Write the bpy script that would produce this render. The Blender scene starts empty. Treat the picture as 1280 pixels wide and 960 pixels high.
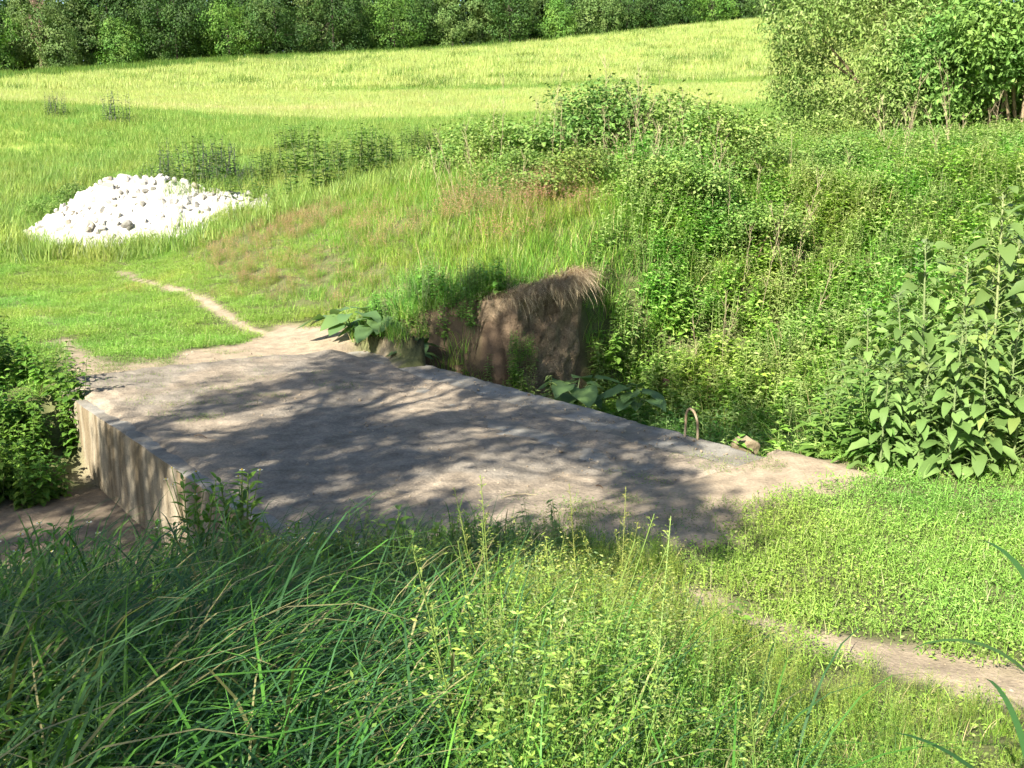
import bpy, math, random
import numpy as np
from mathutils import Vector

random.seed(7)
RNG = np.random.default_rng(11)
SC = bpy.context.scene
COL = SC.collection
PI = math.pi

# ------------------------------------------------------------------ camera model
F = 1256.0; HY = 228.0; CAMH = 2.35
TH = math.atan((480 - HY) / F)
CAM = np.array([0, 0, CAMH])
def ray(px, py):
    X = (px - 640) / F; Y = (480 - py) / F
    return np.array([X, math.cos(TH) + Y * math.sin(TH), -math.sin(TH) + Y * math.cos(TH)])
def gp(px, py, z=0.0):
    d = ray(px, py); return CAM + d * ((z - CAMH) / d[2])
def at(px, py, depth):
    d = ray(px, py); return CAM + d * (depth / d[1])
AX = math.radians(-36.5)
SA, CA = math.sin(AX), math.cos(AX)
def uv(x, y): return x * SA + y * CA, x * CA - y * SA
def xy(u, v): return u * SA + v * CA, u * CA - v * SA
SUN_EL = math.radians(36); SUN_AZ = math.radians(31)      # travel direction: forward, 31 deg to the right
SH = np.array([math.sin(SUN_AZ), math.cos(SUN_AZ)])

# ------------------------------------------------------------------ noise
def _hash(i, j, k, s):
    n = (i * 73856093) ^ (j * 19349663) ^ (k * 83492791) ^ (s * 2654435)
    n = (n ^ (n >> 13)) * 1274126177
    n = n ^ (n >> 16)
    return (n & 0xFFFFF) / float(0xFFFFF)
def vn(P, scale, seed=0):
    P = np.asarray(P, float) * scale
    if P.shape[-1] == 2: P = np.concatenate([P, np.zeros(P.shape[:-1] + (1,))], -1)
    i = np.floor(P).astype(np.int64); f = P - i; f = f * f * (3 - 2 * f)
    r = 0
    for a in (0, 1):
        for b in (0, 1):
            for c in (0, 1):
                w = (f[..., 0] if a else 1 - f[..., 0]) * (f[..., 1] if b else 1 - f[..., 1]) * (f[..., 2] if c else 1 - f[..., 2])
                r = r + w * _hash(i[..., 0] + a, i[..., 1] + b, i[..., 2] + c, seed)
    return r
def fbm(P, scale, seed=0, oct=3):
    r = 0; a = .5; t = 0
    for o in range(oct):
        r = r + a * vn(P, scale * 2 ** o, seed + o * 17); t += a; a *= .5
    return r / t
def smooth(t):
    t = np.clip(t, 0, 1); return t * t * (3 - 2 * t)

# ------------------------------------------------------------------ terrain
ctrl = []
def cz(px, d, z): ctrl.append((None, px, d, z))
for px in (-500, 200, 900, 1800):
    cz(px, 1.2, .78)
for px, z in ((-300, .75), (300, .75), (640, .72), (1280, .55), (1700, .6)): cz(px, 2.4, z)
for px, z in ((0, .5), (400, .42), (640, .36), (900, .2), (1280, .1), (1600, .15)): cz(px, 4, z)
for px, z in ((-100, .1), (640, .1), (900, .03), (1280, .03)): cz(px, 5.5, z)
for px, z in ((-300, .0), (700, .03), (1000, .01), (1280, .06), (1600, .2)): cz(px, 7, z)
for px, z in ((-200, .0), (300, .0), (700, .0), (1280, .25)): cz(px, 9, z)
for px, z in ((-400, .1), (100, .02), (330, .02), (700, .55), (1000, .6), (1280, .9), (1600, 1.1)): cz(px, 12, z)
for px, z in ((430, .08), (480, .25), (560, .6), (610, .76), (650, .78), (700, .76), (800, .7)): cz(px, 13.6, z)
for px, z in ((-300, .2), (0, .12), (200, .12), (310, .1), (420, .35)): cz(px, 16.5, z)
def cp(px, d, py): ctrl.append((None, px, d, float(at(px, py, d)[2])))
for px, d, py in ((150, 22, 350), (0, 22, 350), (300, 20, 335), (450, 19, 300), (600, 20, 230), (700, 20, 218), (800, 20, 213), (900, 20, 228), (1000, 20, 250), (1250, 20, 218), (1600, 20, 210),
                  (180, 27.5, 291), (0, 27, 297), (-300, 27, 300), (400, 28, 240), (600, 28, 222), (780, 30, 205), (1000, 30, 200), (1120, 33, 185), (1280, 33, 178), (1700, 33, 170),
                  (-300, 38, 232), (0, 38, 230), (200, 38, 222), (450, 40, 198), (700, 42, 180), (950, 44, 168), (1280, 44, 160), (1700, 44, 160),
                  (0, 50, 195), (300, 52, 178), (640, 55, 160), (-300, 50, 195), (0, 62, 138), (150, 62, 146), (-300, 62, 136), (320, 68, 150), (0, 75, 127), (-300, 75, 124), (320, 80, 139), (640, 75, 139), (950, 75, 128), (1280, 75, 120), (1700, 75, 120),
                  (0, 105, 113), (320, 110, 104), (640, 115, 92), (950, 120, 75), (1280, 120, 68),
                  (-400, 150, 106), (0, 150, 96), (320, 160, 76), (640, 178, 59), (950, 205, 31), (1280, 215, 18), (1800, 215, 18)):
    cp(px, d, py)
for px in (-600, 0, 600, 1200, 1900):
    cz(px, 330, 24 + 12 * (px + 600) / 2000); cz(px, 900, 24 + 10 * (px + 600) / 2000)
CX = np.array([((px - 640) / F * 4.0, 3 * math.log(d)) for _, px, d, z in ctrl])
CZ = np.array([z for *_, z in ctrl])
def _phi(r2): return np.where(r2 > 0, r2 * np.log(r2 + 1e-12), 0)
n = len(CX)
K = _phi(((CX[:, None] - CX[None]) ** 2).sum(-1)) + np.eye(n) * 1e-3
A = np.zeros((n + 3, n + 3)); A[:n, :n] = K; A[:n, n] = 1; A[:n, n + 1:] = CX; A[n, :n] = 1; A[n + 1:, :n] = CX.T
W = np.linalg.solve(A, np.concatenate([CZ, [0, 0, 0]]))
def upland(x, y):
    x = np.asarray(x, float); y = np.asarray(y, float); sh = x.shape
    x = x.ravel(); yy = np.maximum(y.ravel(), 1.2)
    q = np.stack([np.clip(x / (yy * math.cos(TH)), -.85, .85) * 4, 3 * np.log(np.minimum(yy, 880))], 1)
    out = np.empty(len(q))
    for s in range(0, len(q), 20000):
        qq = q[s:s + 20000]
        out[s:s + 20000] = _phi(((qq[:, None] - CX[None]) ** 2).sum(-1)) @ W[:n] + W[n] + qq @ W[n + 1:]
    return out.reshape(sh)
GV = [-9, -3, 2.50, 2.62, 6.78, 6.95, 7.55, 8.0, 9.5, 10.4, 13, 17]
G_NT = [3.8, 4.2, 4.6, 5.35, 5.35, 4.9, 4.5, 4.4, 4.3, 4.6, 5.5, 7.0]
G_NB = [6.2, 6.8, 7.3, 6.6, 6.6, 6.4, 6.6, 6.6, 6.6, 7.0, 7.5, 8.0]
G_FB = [9.6, 10.0, 10.7, 10.9, 10.9, 11.3, 11.15, 11.0, 11.0, 10.2, 9.5, 9.0]
G_FT = [12.6, 13, 13.2, 11.1, 11.1, 13.2, 12.2, 11.22, 11.22, 12.4, 12.5, 11]
G_D = [1, 1, 1, 1, 1, 1, 1, 1, 1, 0.95, 0.7, 0.0]
G_ZB = [-0.95, -0.9, -0.81, -0.81, -0.95, -1.1, -1.2, -1.2, -1.2, -1.0, -0.5, 0.0]
def gully(x, y):
    u, v = uv(x, y); I = lambda a: np.interp(v, GV, a)
    wob = .22 * (fbm(np.stack([x, y], -1), .8, 5) - .5)
    wob = np.where((v > 2.3) & (v < 6.9), 0, wob)
    nt, nb, fb, ft = I(G_NT), I(G_NB), I(G_FB), I(G_FT)
    g = smooth((u + wob - nt) / (nb - nt)) * (1 - smooth((u + wob - fb) / (ft - fb)))
    return g * I(G_D), I(G_ZB)
def H(x, y):
    x = np.asarray(x, float); y = np.asarray(y, float)
    z = upland(x, y); g, zb = gully(x, y)
    P = np.stack([x, y], -1)
    amp = np.clip(y / 14, .25, 6)
    u, v = uv(x, y)
    z = z + .06 * smooth((5.5 - u) / .2) * smooth((u - 3.4) / 1.0) * smooth((v - 2.7) / .2) * smooth((6.95 - v) / .2)
    z = z + .05 * smooth((u - 12.5) / .2) * smooth((15.0 - u) / 1.2) * smooth((v - 2.7) / .2) * smooth((6.95 - v) / .2)
    flat = smooth((np.abs(u - 8.7) - 3.8) / 1.2); flat = np.where((v > 2.2) & (v < 7.2), flat, 1)
    z = z * (1 - g) + zb * g + flat * (.10 * amp * (fbm(P, .55, 3) - .5) * np.minimum(1, 8 / np.maximum(y, 8)) + .05 * (fbm(P, 3, 9) - .5))
    return z
def Hs(x, y): return float(H(np.array([x]), np.array([y]))[0])
def hit(px, py, dmin=1.5, dmax=260):
    d = ray(px, py); t = np.geomspace(dmin, dmax, 900)
    P = CAM + d * t[:, None]; below = P[:, 2] < H(P[:, 0], P[:, 1])
    i = int(np.argmax(below)) if below.any() else len(t) - 1
    return P[i]

# ------------------------------------------------------------------ masks
def seg_d(x, y, pts):
    dm = np.full(np.shape(x), 1e9)
    for (a, b) in zip(pts[:-1], pts[1:]):
        a = np.array(a[:2]); b = np.array(b[:2]); ab = b - a
        t = np.clip(((x - a[0]) * ab[0] + (y - a[1]) * ab[1]) / (ab @ ab), 0, 1)
        dm = np.minimum(dm, np.hypot(x - a[0] - t * ab[0], y - a[1] - t * ab[1]))
    return dm
def poly_sd(x, y, pts):
    x = np.asarray(x, float); y = np.asarray(y, float)
    ins = np.zeros(x.shape, bool); q = list(pts) + [pts[0]]
    for a, b in zip(q[:-1], q[1:]):
        c = (a[1] > y) != (b[1] > y)
        with np.errstate(divide='ignore', invalid='ignore'):
            xi = (b[0] - a[0]) * (y - a[1]) / ((b[1] - a[1]) or 1e-9) + a[0]
        ins ^= c & (x < xi)
    d = seg_d(x, y, q)
    return np.where(ins, -d, d)
far_dirt = [gp(*p)[:2] for p in ((78, 428), (120, 452), (150, 462), (225, 446), (290, 430), (350, 412), (425, 418), (445, 436), (560, 480), (500, 520), (250, 520), (100, 512), (92, 470))]
near_dirt = [gp(*p)[:2] for p in ((980, 560), (1100, 606), (1075, 625), (1000, 640), (940, 660), (860, 690), (740, 700), (600, 712), (500, 720), (300, 700), (400, 600))]
trackA = [gp(330, 413, .08), gp(270, 393, .1), gp(215, 372, .12), gp(150, 351, .14)]
trackB = [gp(20, 378, .1), gp(60, 408, .05), gp(100, 440, 0), gp(125, 462, 0)]
trackC = [gp(880, 745, .05), gp(915, 775, .05), gp(1000, 795, .06), gp(1090, 815, .06), gp(1180, 845, .06), gp(1300, 872, .06), gp(1420, 900, .06)]
def bare(x, y):
    P = np.stack([x, y], -1)
    nz = (fbm(P, 2.2, 21) - .5) * 1.0
    b = smooth(.5 - (poly_sd(x, y, far_dirt) + nz * .75) / .35)
    b = np.maximum(b, smooth(.5 - (poly_sd(x, y, near_dirt) + nz * .9) / .35))
    b = np.maximum(b, smooth(.5 - (seg_d(x, y, trackA) - .13 + nz * .12) / .1))
    b = np.maximum(b, smooth(.5 - (seg_d(x, y, trackB) - .08 + nz * .3) / .2))
    wC = np.interp(x, [.8, 1.6, 2.2], [.08, .17, .27])
    b = np.maximum(b, smooth(.5 - (seg_d(x, y, trackC) - wC + nz * .22) / .1))
    return b
def mud(x, y):
    u, v = uv(x, y)
    return smooth((2.75 - v) / .2) * smooth((v - 1.0 + .6 * (u - 8.5) * (u > 8.5)) / .45) * smooth((u - 6.9) / .4) * smooth((11.0 - u) / .3)
def face(x, y):
    u, v = uv(x, y)
    return smooth((v - 7.7) / .2) * smooth((9.6 - v) / .25) * smooth((u - 10.75) / .12) * smooth((11.45 - u) / .1)

# ------------------------------------------------------------------ mesh helpers
class Geo:
    def __init__(s): s.V = []; s.F = {3: [], 4: []}; s.C = []; s.M = {3: [], 4: []}; s.n = 0
    def add(s, V, faces, C, mi=0):
        V = np.asarray(V, float).reshape(-1, 3)
        C = np.asarray(C, float)
        if C.ndim == 1: C = np.repeat(C[None], len(V), 0)
        for f in faces:
            f = np.asarray(f, np.int64)
            if len(f) == 0: continue
            k = f.shape[1]; s.F[k].append(f + s.n); s.M[k].append(np.full(len(f), mi))
        s.V.append(V); s.C.append(C); s.n += len(V)
    def mesh(s, name, mats, smooth_=False):
        m = bpy.data.meshes.new(name)
        V = np.concatenate(s.V); C = np.concatenate(s.C)
        L = []; tot = []; mi = []
        for k in (3, 4):
            if s.F[k]:
                f = np.concatenate(s.F[k]); L.append(f.ravel()); tot.append(np.full(len(f), k)); mi.append(np.concatenate(s.M[k]))
        L = np.concatenate(L); tot = np.concatenate(tot); mi = np.concatenate(mi)
        m.vertices.add(len(V)); m.vertices.foreach_set('co', V.ravel())
        m.loops.add(len(L)); m.loops.foreach_set('vertex_index', L.astype(np.int32))
        m.polygons.add(len(tot)); st = np.concatenate([[0], np.cumsum(tot)[:-1]])
        m.polygons.foreach_set('loop_start', st.astype(np.int32))
        m.polygons.foreach_set('material_index', mi.astype(np.int32))
        m.polygons.foreach_set('use_smooth', np.full(len(tot), smooth_))
        a = m.attributes.new('Col', 'FLOAT_COLOR', 'POINT')
        a.data.foreach_set('color', np.concatenate([C, np.ones((len(C), 1))], 1).ravel())
        for x in (mats if isinstance(mats, (list, tuple)) else [mats]): m.materials.append(x)
        m.update(calc_edges=True)
        return m
def obj(name, geo, mats, parent=None, smooth_=False):
    me = geo.mesh(name, mats, smooth_) if isinstance(geo, Geo) else geo
    o = bpy.data.objects.new(name, me); COL.objects.link(o)
    if parent is not None: o.parent = parent
    return o
def tag(o, label=None, cat=None, group=None, kind=None):
    if label: o['label'] = label
    if cat: o['category'] = cat
    if group: o['group'] = group
    if kind: o['kind'] = kind
    return o
def empty(name, loc, rz=0.0):
    o = bpy.data.objects.new(name, None); COL.objects.link(o); o.location = loc; o.rotation_euler = (0, 0, rz); o.empty_display_size = .1
    return o
def dup(root, loc, rz, sc=1.0, label=None, group=None, cat=None):
    r = root.copy(); COL.objects.link(r); r.location = loc; r.rotation_euler = (0, 0, rz)
    r.scale = (sc, sc, sc) if np.isscalar(sc) else sc
    for ch in list(root.children):
        c = ch.copy(); COL.objects.link(c); c.parent = r
    tag(r, label, cat, group)
    return r
def move(r, loc, rz, sc=1.0, label=None, group=None, cat=None):
    r.location = loc; r.rotation_euler = (0, 0, rz); r.scale = (sc, sc, sc) if np.isscalar(sc) else sc
    tag(r, label, cat, group); return r
class Placer:                       # first use moves the prototype, then copies
    def __init__(s, protos): s.p = protos; s.used = set()
    def __call__(s, k, *a, **kw):
        k = k % len(s.p)
        if k in s.used: return dup(s.p[k], *a, **kw)
        s.used.add(k); return move(s.p[k], *a, **kw)
def norm(a): return a / (np.linalg.norm(a, axis=-1, keepdims=True) + 1e-9)

TPL = {
 'small': ([(0, 0), (.45, -.5), (1, 0), (.45, .5)], [[0, 1, 2], [0, 2, 3]], []),
 'oval': ([(0, 0), (.3, -.5), (.3, 0), (.3, .5), (.66, -.4), (.66, 0), (.66, .4), (1, 0)], [[0, 2, 1], [0, 3, 2], [4, 5, 7], [5, 6, 7]], [[1, 2, 5, 4], [2, 3, 6, 5]]),
 'heart': ([(0, 0), (-.08, -.3), (-.08, .3), (.15, -.5), (.15, 0), (.15, .5), (.45, -.47), (.45, 0), (.45, .47), (.78, -.27), (.78, 0), (.78, .27), (1, 0)],
           [[0, 4, 1], [0, 2, 4], [1, 4, 3], [2, 5, 4], [9, 10, 12], [10, 11, 12]], [[3, 4, 7, 6], [4, 5, 8, 7], [6, 7, 10, 9], [7, 8, 11, 10]]),
}
def leaves(g, P, D, N, L, Wd, col, tpl='oval', fold=.18, droop=.25, wave=0.0, mi=0):
    """many leaves at once: base P, direction D, upper normal N, length L, width Wd"""
    P = np.asarray(P, float); nn = len(P)
    D = norm(np.asarray(D, float)); S = norm(np.cross(D, N)); Nn = np.cross(S, D)
    t, tri, quad = TPL[tpl]; t = np.array(t)
    L = np.broadcast_to(L, nn)[:, None, None]; Wd = np.broadcast_to(Wd, nn)[:, None, None]
    tt = t[None, :, 0:1]; ss = t[None, :, 1:2]
    V = P[:, None] + D[:, None] * tt * L + S[:, None] * ss * Wd + Nn[:, None] * (np.abs(ss) * fold * 2 * Wd)
    V = V + np.array([0, 0, -1]) * (np.broadcast_to(droop, nn)[:, None, None] * L * tt ** 2)
    if wave: V = V + Nn[:, None] * (RNG.normal(0, wave, (nn, len(t), 1)) * Wd * (np.abs(ss) > .1))
    k = len(t); off = (np.arange(nn) * k)[:, None, None]
    fs = []
    if tri: fs.append((np.array(tri)[None] + off).reshape(-1, 3))
    if quad: fs.append((np.array(quad)[None] + off).reshape(-1, 4))
    col = np.broadcast_to(np.asarray(col, float), (nn, 3))
    g.add(V.reshape(-1, 3), fs, np.repeat(col, k, 0), mi)
def blades(g, P, L, w, lean, bend, az, col, Kn=4, mi=0, prof=.7):
    P = np.asarray(P, float); nn = len(P)
    L, w, lean, bend, az = [np.broadcast_to(np.asarray(a, float), nn) for a in (L, w, lean, bend, az)]
    hd = np.stack([np.cos(az), np.sin(az), 0 * az], 1); sd = np.stack([-np.sin(az), np.cos(az), 0 * az], 1)
    tw = RNG.uniform(-.7, .7, nn)[:, None]; sd = norm(sd + hd * tw)
    pos = P.copy(); rows = []
    for k in range(Kn + 1):
        t = k / Kn
        wk = (w * (1 - t) ** prof)[:, None] * .5
        if k == Kn: rows.append(pos[:, None])
        else: rows.append(np.stack([pos - sd * wk, pos + sd * wk], 1))
        th = lean + bend * (t + .5 / Kn) ** 1.4
        pos = pos + (hd * np.sin(th)[:, None] + np.array([0, 0, 1]) * np.cos(th)[:, None]) * (L / Kn)[:, None]
    V = np.concatenate(rows, 1); k = V.shape[1]; off = (np.arange(nn) * k)[:, None]
    q = [np.array([[2 * i, 2 * i + 1, 2 * i + 3, 2 * i + 2]]) + off for i in range(Kn - 1)]
    tr = np.array([[k - 3, k - 2, k - 1]]) + off
    col = np.broadcast_to(np.asarray(col, float), (nn, 3))
    g.add(V.reshape(-1, 3), ([np.concatenate(q)] if q else []) + [tr], np.repeat(col, k, 0), mi)
    return pos
def tube(g, pts, rad, col, sides=6, mi=0):
    pts = np.asarray(pts, float); nn = len(pts); rad = np.broadcast_to(rad, nn)
    T = norm(np.gradient(pts, axis=0)); up = np.array([0.31, .2, .93]) if abs(T[0][2]) < .8 else np.array([1, .1, 0])
    A = norm(np.cross(T, up)); B = np.cross(T, A)
    a = np.linspace(0, 2 * PI, sides, endpoint=False)
    V = pts[:, None] + (A[:, None] * np.cos(a)[None, :, None] + B[:, None] * np.sin(a)[None, :, None]) * rad[:, None, None]
    q = []
    for i in range(nn - 1):
        for j in range(sides):
            k = (j + 1) % sides; q.append((i * sides + j, i * sides + k, (i + 1) * sides + k, (i + 1) * sides + j))
    V = np.concatenate([V.reshape(-1, 3), pts[-1:] + T[-1] * rad[-1] * .6])
    tr = [((nn - 1) * sides + j, (nn - 1) * sides + (j + 1) % sides, nn * sides) for j in range(sides)]
    g.add(V, [np.array(q), np.array(tr)], col, mi)
def vary(c, n, amt=.2, hue=.1):
    c = np.array(c)[None]; v = RNG.uniform(1 - amt, 1 + amt, (n, 1)); h = RNG.uniform(-hue, hue, (n, 1))
    return np.clip(c * v * np.concatenate([1 + h * 1.6, 1 + h * .4, 1 - h], 1), 0.002, .9)
def mixcol(cols, n, p=None, amt=.18):
    cols = np.array(cols); k = RNG.choice(len(cols), n, p=p)
    return cols[k] * RNG.uniform(1 - amt, 1 + amt, (n, 1))

# ------------------------------------------------------------------ materials
def nt(name):
    m = bpy.data.materials.new(name); m.use_nodes = True; t = m.node_tree; t.nodes.clear()
    o = t.nodes.new('ShaderNodeOutputMaterial'); return m, t, o
def N(t, ty, **kw):
    n = t.nodes.new(ty)
    for k, v in kw.items(): setattr(n, k, v)
    return n
def leaf_mat(name, trans=.35, rough=.5, spec=.3, rnd=.5, gain=1.0, hue=.03, tint=(1.0, 1.25, .5)):
    m, t, o = nt(name); L = t.links.new
    at_ = N(t, 'ShaderNodeAttribute'); at_.attribute_name = 'Col'
    oi = N(t, 'ShaderNodeObjectInfo')
    geo = N(t, 'ShaderNodeNewGeometry'); nz = N(t, 'ShaderNodeTexNoise'); nz.inputs['Scale'].default_value = .45; nz.inputs['Detail'].default_value = 3
    L(geo.outputs['Position'], nz.inputs['Vector'])
    mr = N(t, 'ShaderNodeMapRange'); mr.inputs[3].default_value = gain * (1 - rnd * .5); mr.inputs[4].default_value = gain * (1 + rnd * .5); L(oi.outputs['Random'], mr.inputs[0])
    mh = N(t, 'ShaderNodeMapRange'); mh.inputs[1].default_value = .3; mh.inputs[2].default_value = .7; mh.inputs[3].default_value = .5 - hue; mh.inputs[4].default_value = .5 + hue; L(nz.outputs['Fac'], mh.inputs[0])
    hs = N(t, 'ShaderNodeHueSaturation'); L(at_.outputs['Color'], hs.inputs['Color']); L(mr.outputs[0], hs.inputs['Value']); L(mh.outputs[0], hs.inputs['Hue'])
    p = N(t, 'ShaderNodeBsdfPrincipled'); p.inputs['Roughness'].default_value = rough; p.inputs['Specular IOR Level'].default_value = spec
    L(hs.outputs[0], p.inputs['Base Color'])
    mx = N(t, 'ShaderNodeMix', data_type='RGBA', blend_type='MULTIPLY'); mx.inputs[0].default_value = 1; mx.inputs[7].default_value = (*tint, 1); L(hs.outputs[0], mx.inputs[6])
    tr = N(t, 'ShaderNodeBsdfTranslucent'); L(mx.outputs[2], tr.inputs['Color'])
    ms = N(t, 'ShaderNodeMixShader'); ms.inputs[0].default_value = trans; L(p.outputs[0], ms.inputs[1]); L(tr.outputs[0], ms.inputs[2])
    L(ms.outputs[0], o.inputs['Surface']); return m
def rough_mat(name, scale=8, bump=.4, contrast=.5, use_col=True, base=(.3, .25, .2), base2=None, rough=.9, fine=60, streak=None, dist=.03):
    m, t, o = nt(name); L = t.links.new
    tc = N(t, 'ShaderNodeNewGeometry')
    mp = N(t, 'ShaderNodeMapping'); L(tc.outputs['Position'], mp.inputs['Vector'])
    if streak: mp.inputs['Scale'].default_value = streak
    n1 = N(t, 'ShaderNodeTexNoise'); n1.inputs['Scale'].default_value = scale; n1.inputs['Detail'].default_value = 8; n1.inputs['Roughness'].default_value = .65; L(mp.outputs[0], n1.inputs['Vector'])
    n2 = N(t, 'ShaderNodeTexNoise'); n2.inputs['Scale'].default_value = fine; n2.inputs['Detail'].default_value = 4; L(tc.outputs['Position'], n2.inputs['Vector'])
    mr = N(t, 'ShaderNodeMapRange'); mr.inputs[1].default_value = .3; mr.inputs[2].default_value = .7; mr.inputs[3].default_value = 1 - contrast; mr.inputs[4].default_value = 1 + contrast * .6; L(n1.outputs['Fac'], mr.inputs[0])
    m2 = N(t, 'ShaderNodeMapRange'); m2.inputs[1].default_value = .3; m2.inputs[2].default_value = .7; m2.inputs[3].default_value = 1 - contrast * .5; m2.inputs[4].default_value = 1 + contrast * .4; L(n2.outputs['Fac'], m2.inputs[0])
    mm = N(t, 'ShaderNodeMath', operation='MULTIPLY'); L(mr.outputs[0], mm.inputs[0]); L(m2.outputs[0], mm.inputs[1])
    hs = N(t, 'ShaderNodeHueSaturation'); L(mm.outputs[0], hs.inputs['Value'])
    if use_col:
        a = N(t, 'ShaderNodeAttribute'); a.attribute_name = 'Col'; L(a.outputs['Color'], hs.inputs['Color'])
    else:
        mx = N(t, 'ShaderNodeMix', data_type='RGBA'); mx.inputs[6].default_value = (*base, 1); mx.inputs[7].default_value = (*(base2 or base), 1)
        n3 = N(t, 'ShaderNodeTexNoise'); n3.inputs['Scale'].default_value = scale * .35; n3.inputs['Detail'].default_value = 5; L(mp.outputs[0], n3.inputs['Vector'])
        r3 = N(t, 'ShaderNodeMapRange'); r3.inputs[1].default_value = .4; r3.inputs[2].default_value = .6; L(n3.outputs['Fac'], r3.inputs[0]); L(r3.outputs[0], mx.inputs[0])
        L(mx.outputs[2], hs.inputs['Color'])
    ad = N(t, 'ShaderNodeMath', operation='MULTIPLY_ADD'); L(n2.outputs['Fac'], ad.inputs[0]); ad.inputs[1].default_value = .35; L(n1.outputs['Fac'], ad.inputs[2])
    bp = N(t, 'ShaderNodeBump'); bp.inputs['Strength'].default_value = bump; bp.inputs['Distance'].default_value = dist; L(ad.outputs[0], bp.inputs['Height'])
    p = N(t, 'ShaderNodeBsdfPrincipled'); p.inputs['Roughness'].default_value = rough; p.inputs['Specular IOR Level'].default_value = .15
    L(hs.outputs[0], p.inputs['Base Color']); L(bp.outputs[0], p.inputs['Normal']); L(p.outputs[0], o.inputs['Surface']); return m
M_grass = leaf_mat('grass_blade', .3, .5, .22)
M_leaf = leaf_mat('weed_leaf', .34, .5, .25, gain=1.15)
M_big = leaf_mat('broad_leaf', .25, .5, .3, rnd=.15, hue=.01)
M_field = leaf_mat('field_grass_blade', .45, .6, .15, rnd=.14, hue=.02, tint=(1.15, 1.15, .8))
M_tree = leaf_mat('tree_foliage', .25, .55, .2, rnd=.3, hue=.02)
M_dry = leaf_mat('dry_stalk', .15, .7, .15, rnd=.4, hue=.01, tint=(1.1, 1, .8))
M_stem = leaf_mat('green_stem', .1, .5, .25, rnd=.3)
M_ground = rough_mat('soil', scale=5, bump=.6, contrast=.35, fine=45)
M_earth = rough_mat('raw_earth', scale=9, bump=1.0, contrast=.5, fine=42, dist=.06)
M_dirt = rough_mat('packed_dirt', scale=4, bump=.9, contrast=.42, fine=42, use_col=True)
M_conc = rough_mat('weathered_concrete', scale=6, bump=.5, contrast=.3, use_col=False, base=(.29, .275, .24), base2=(.21, .19, .155), fine=70)
M_wall = rough_mat('streaked_concrete', scale=5, bump=.4, contrast=.4, use_col=False, base=(.32, .275, .20), base2=(.19, .15, .095), fine=60, streak=(2.2, 2.2, .35))  # two brown tones drawn out into vertical streaks
M_chalk = rough_mat('chalk', scale=9, bump=.4, contrast=.08, use_col=True, fine=40)
M_bark = rough_mat('bark', scale=9, bump=.8, contrast=.45, use_col=True, fine=40, streak=(1, 1, .2))
M_rust = rough_mat('rusty_iron', scale=30, bump=.3, contrast=.3, use_col=False, base=(.40, .32, .22), base2=(.26, .18, .11), fine=150, rough=.7)

# ------------------------------------------------------------------ ground
def grow(a, b, s0, r):
    out = [a]; s = s0
    while out[-1] < b: out.append(out[-1] + s); s *= r
    return out
ys = np.array(list(np.arange(-14, 0, 1.0)) + list(np.arange(0, 16.8, .07)) + grow(16.8, 1500, .09, 1.045))
xr = grow(6.5, 900, .1, 1.09); xs = np.array([-v for v in xr[::-1]] + list(np.arange(-6.4, 6.45, .07)) + xr)
GX, GY = np.meshgrid(xs, ys); GZ = H(GX, GY)
u_, v_ = uv(GX, GY)
inb = smooth((u_ - 5.25) / .25) * smooth((12.72 - u_) / .15) * smooth((v_ - 2.62) / .06) * smooth((6.78 - v_) / .06)
GZ = GZ - inb * .25
bare_g = bare(GX, GY); mud_g = mud(GX, GY); face_g = face(GX, GY)
P2 = np.stack([GX, GY], -1)
def lerp(a, b, t): return a * (1 - t[..., None]) + np.array(b) * t[..., None]
nz1 = fbm(P2, .5, 31)
c = np.broadcast_to(np.array([.11, .12, .05]), GX.shape + (3,))
fld = smooth((GY - 38) / 14)
fcol = lerp(np.broadcast_to(np.array([.37, .44, .11]), GX.shape + (3,)), (.28, .38, .08), smooth((vn(P2, .06, 8) - .45) / .25))
c = c * (1 - fld[..., None]) + fcol * fld[..., None]
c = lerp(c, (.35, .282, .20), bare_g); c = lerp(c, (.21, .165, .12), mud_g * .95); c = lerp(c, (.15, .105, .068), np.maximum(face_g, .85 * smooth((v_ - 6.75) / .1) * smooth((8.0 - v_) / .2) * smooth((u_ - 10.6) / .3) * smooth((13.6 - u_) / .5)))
V = np.stack([GX, GY, GZ], -1).reshape(-1, 3); Cc = c.reshape(-1, 3)
ny, nx = GX.shape
idx = np.arange(ny * nx).reshape(ny, nx)
Q = np.stack([idx[:-1, :-1], idx[:-1, 1:], idx[1:, 1:], idx[1:, :-1]], -1).reshape(-1, 4)
def fm(a): return (a[:-1, :-1] + a[1:, 1:]).ravel() * .5
kind = np.zeros(len(Q), int)
kind[fm(GY) > 46] = 3
kind[(fm(bare_g) > .5) & (fm(GY) < 40)] = 1
kind[fm(mud_g) > .5] = 2
def sub(name, k):
    q = Q[kind == k]; used, inv = np.unique(q, return_inverse=True)
    g = Geo(); g.add(V[used], [inv.reshape(-1, 4)], Cc[used]); o = obj(name, g, M_ground, smooth_=True)
    return o
tag(sub('ground', 0), 'grassy ground sloping round the little bridge', 'ground', kind='structure')
tag(sub('dirt_path', 1), 'trodden bare dirt path running over the bridge', 'path', kind='structure')
tag(sub('stream_bed', 2), 'dry muddy stream bed beside the concrete wall', 'stream bed', kind='structure')
tag(sub('meadow', 3), 'bright yellow green meadow rising to the wood', 'meadow', kind='structure')
vq = np.linspace(7.75, 9.8, 80); tq = np.concatenate([np.linspace(0, 1, 60), [1.05, 1.1, 1.15]])
VQ, TQ = np.meshgrid(vq, tq); zt = H(*xy(np.full(len(vq), 11.42), vq)); zb_ = H(*xy(np.full(len(vq), 10.6), vq)) - .25
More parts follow.
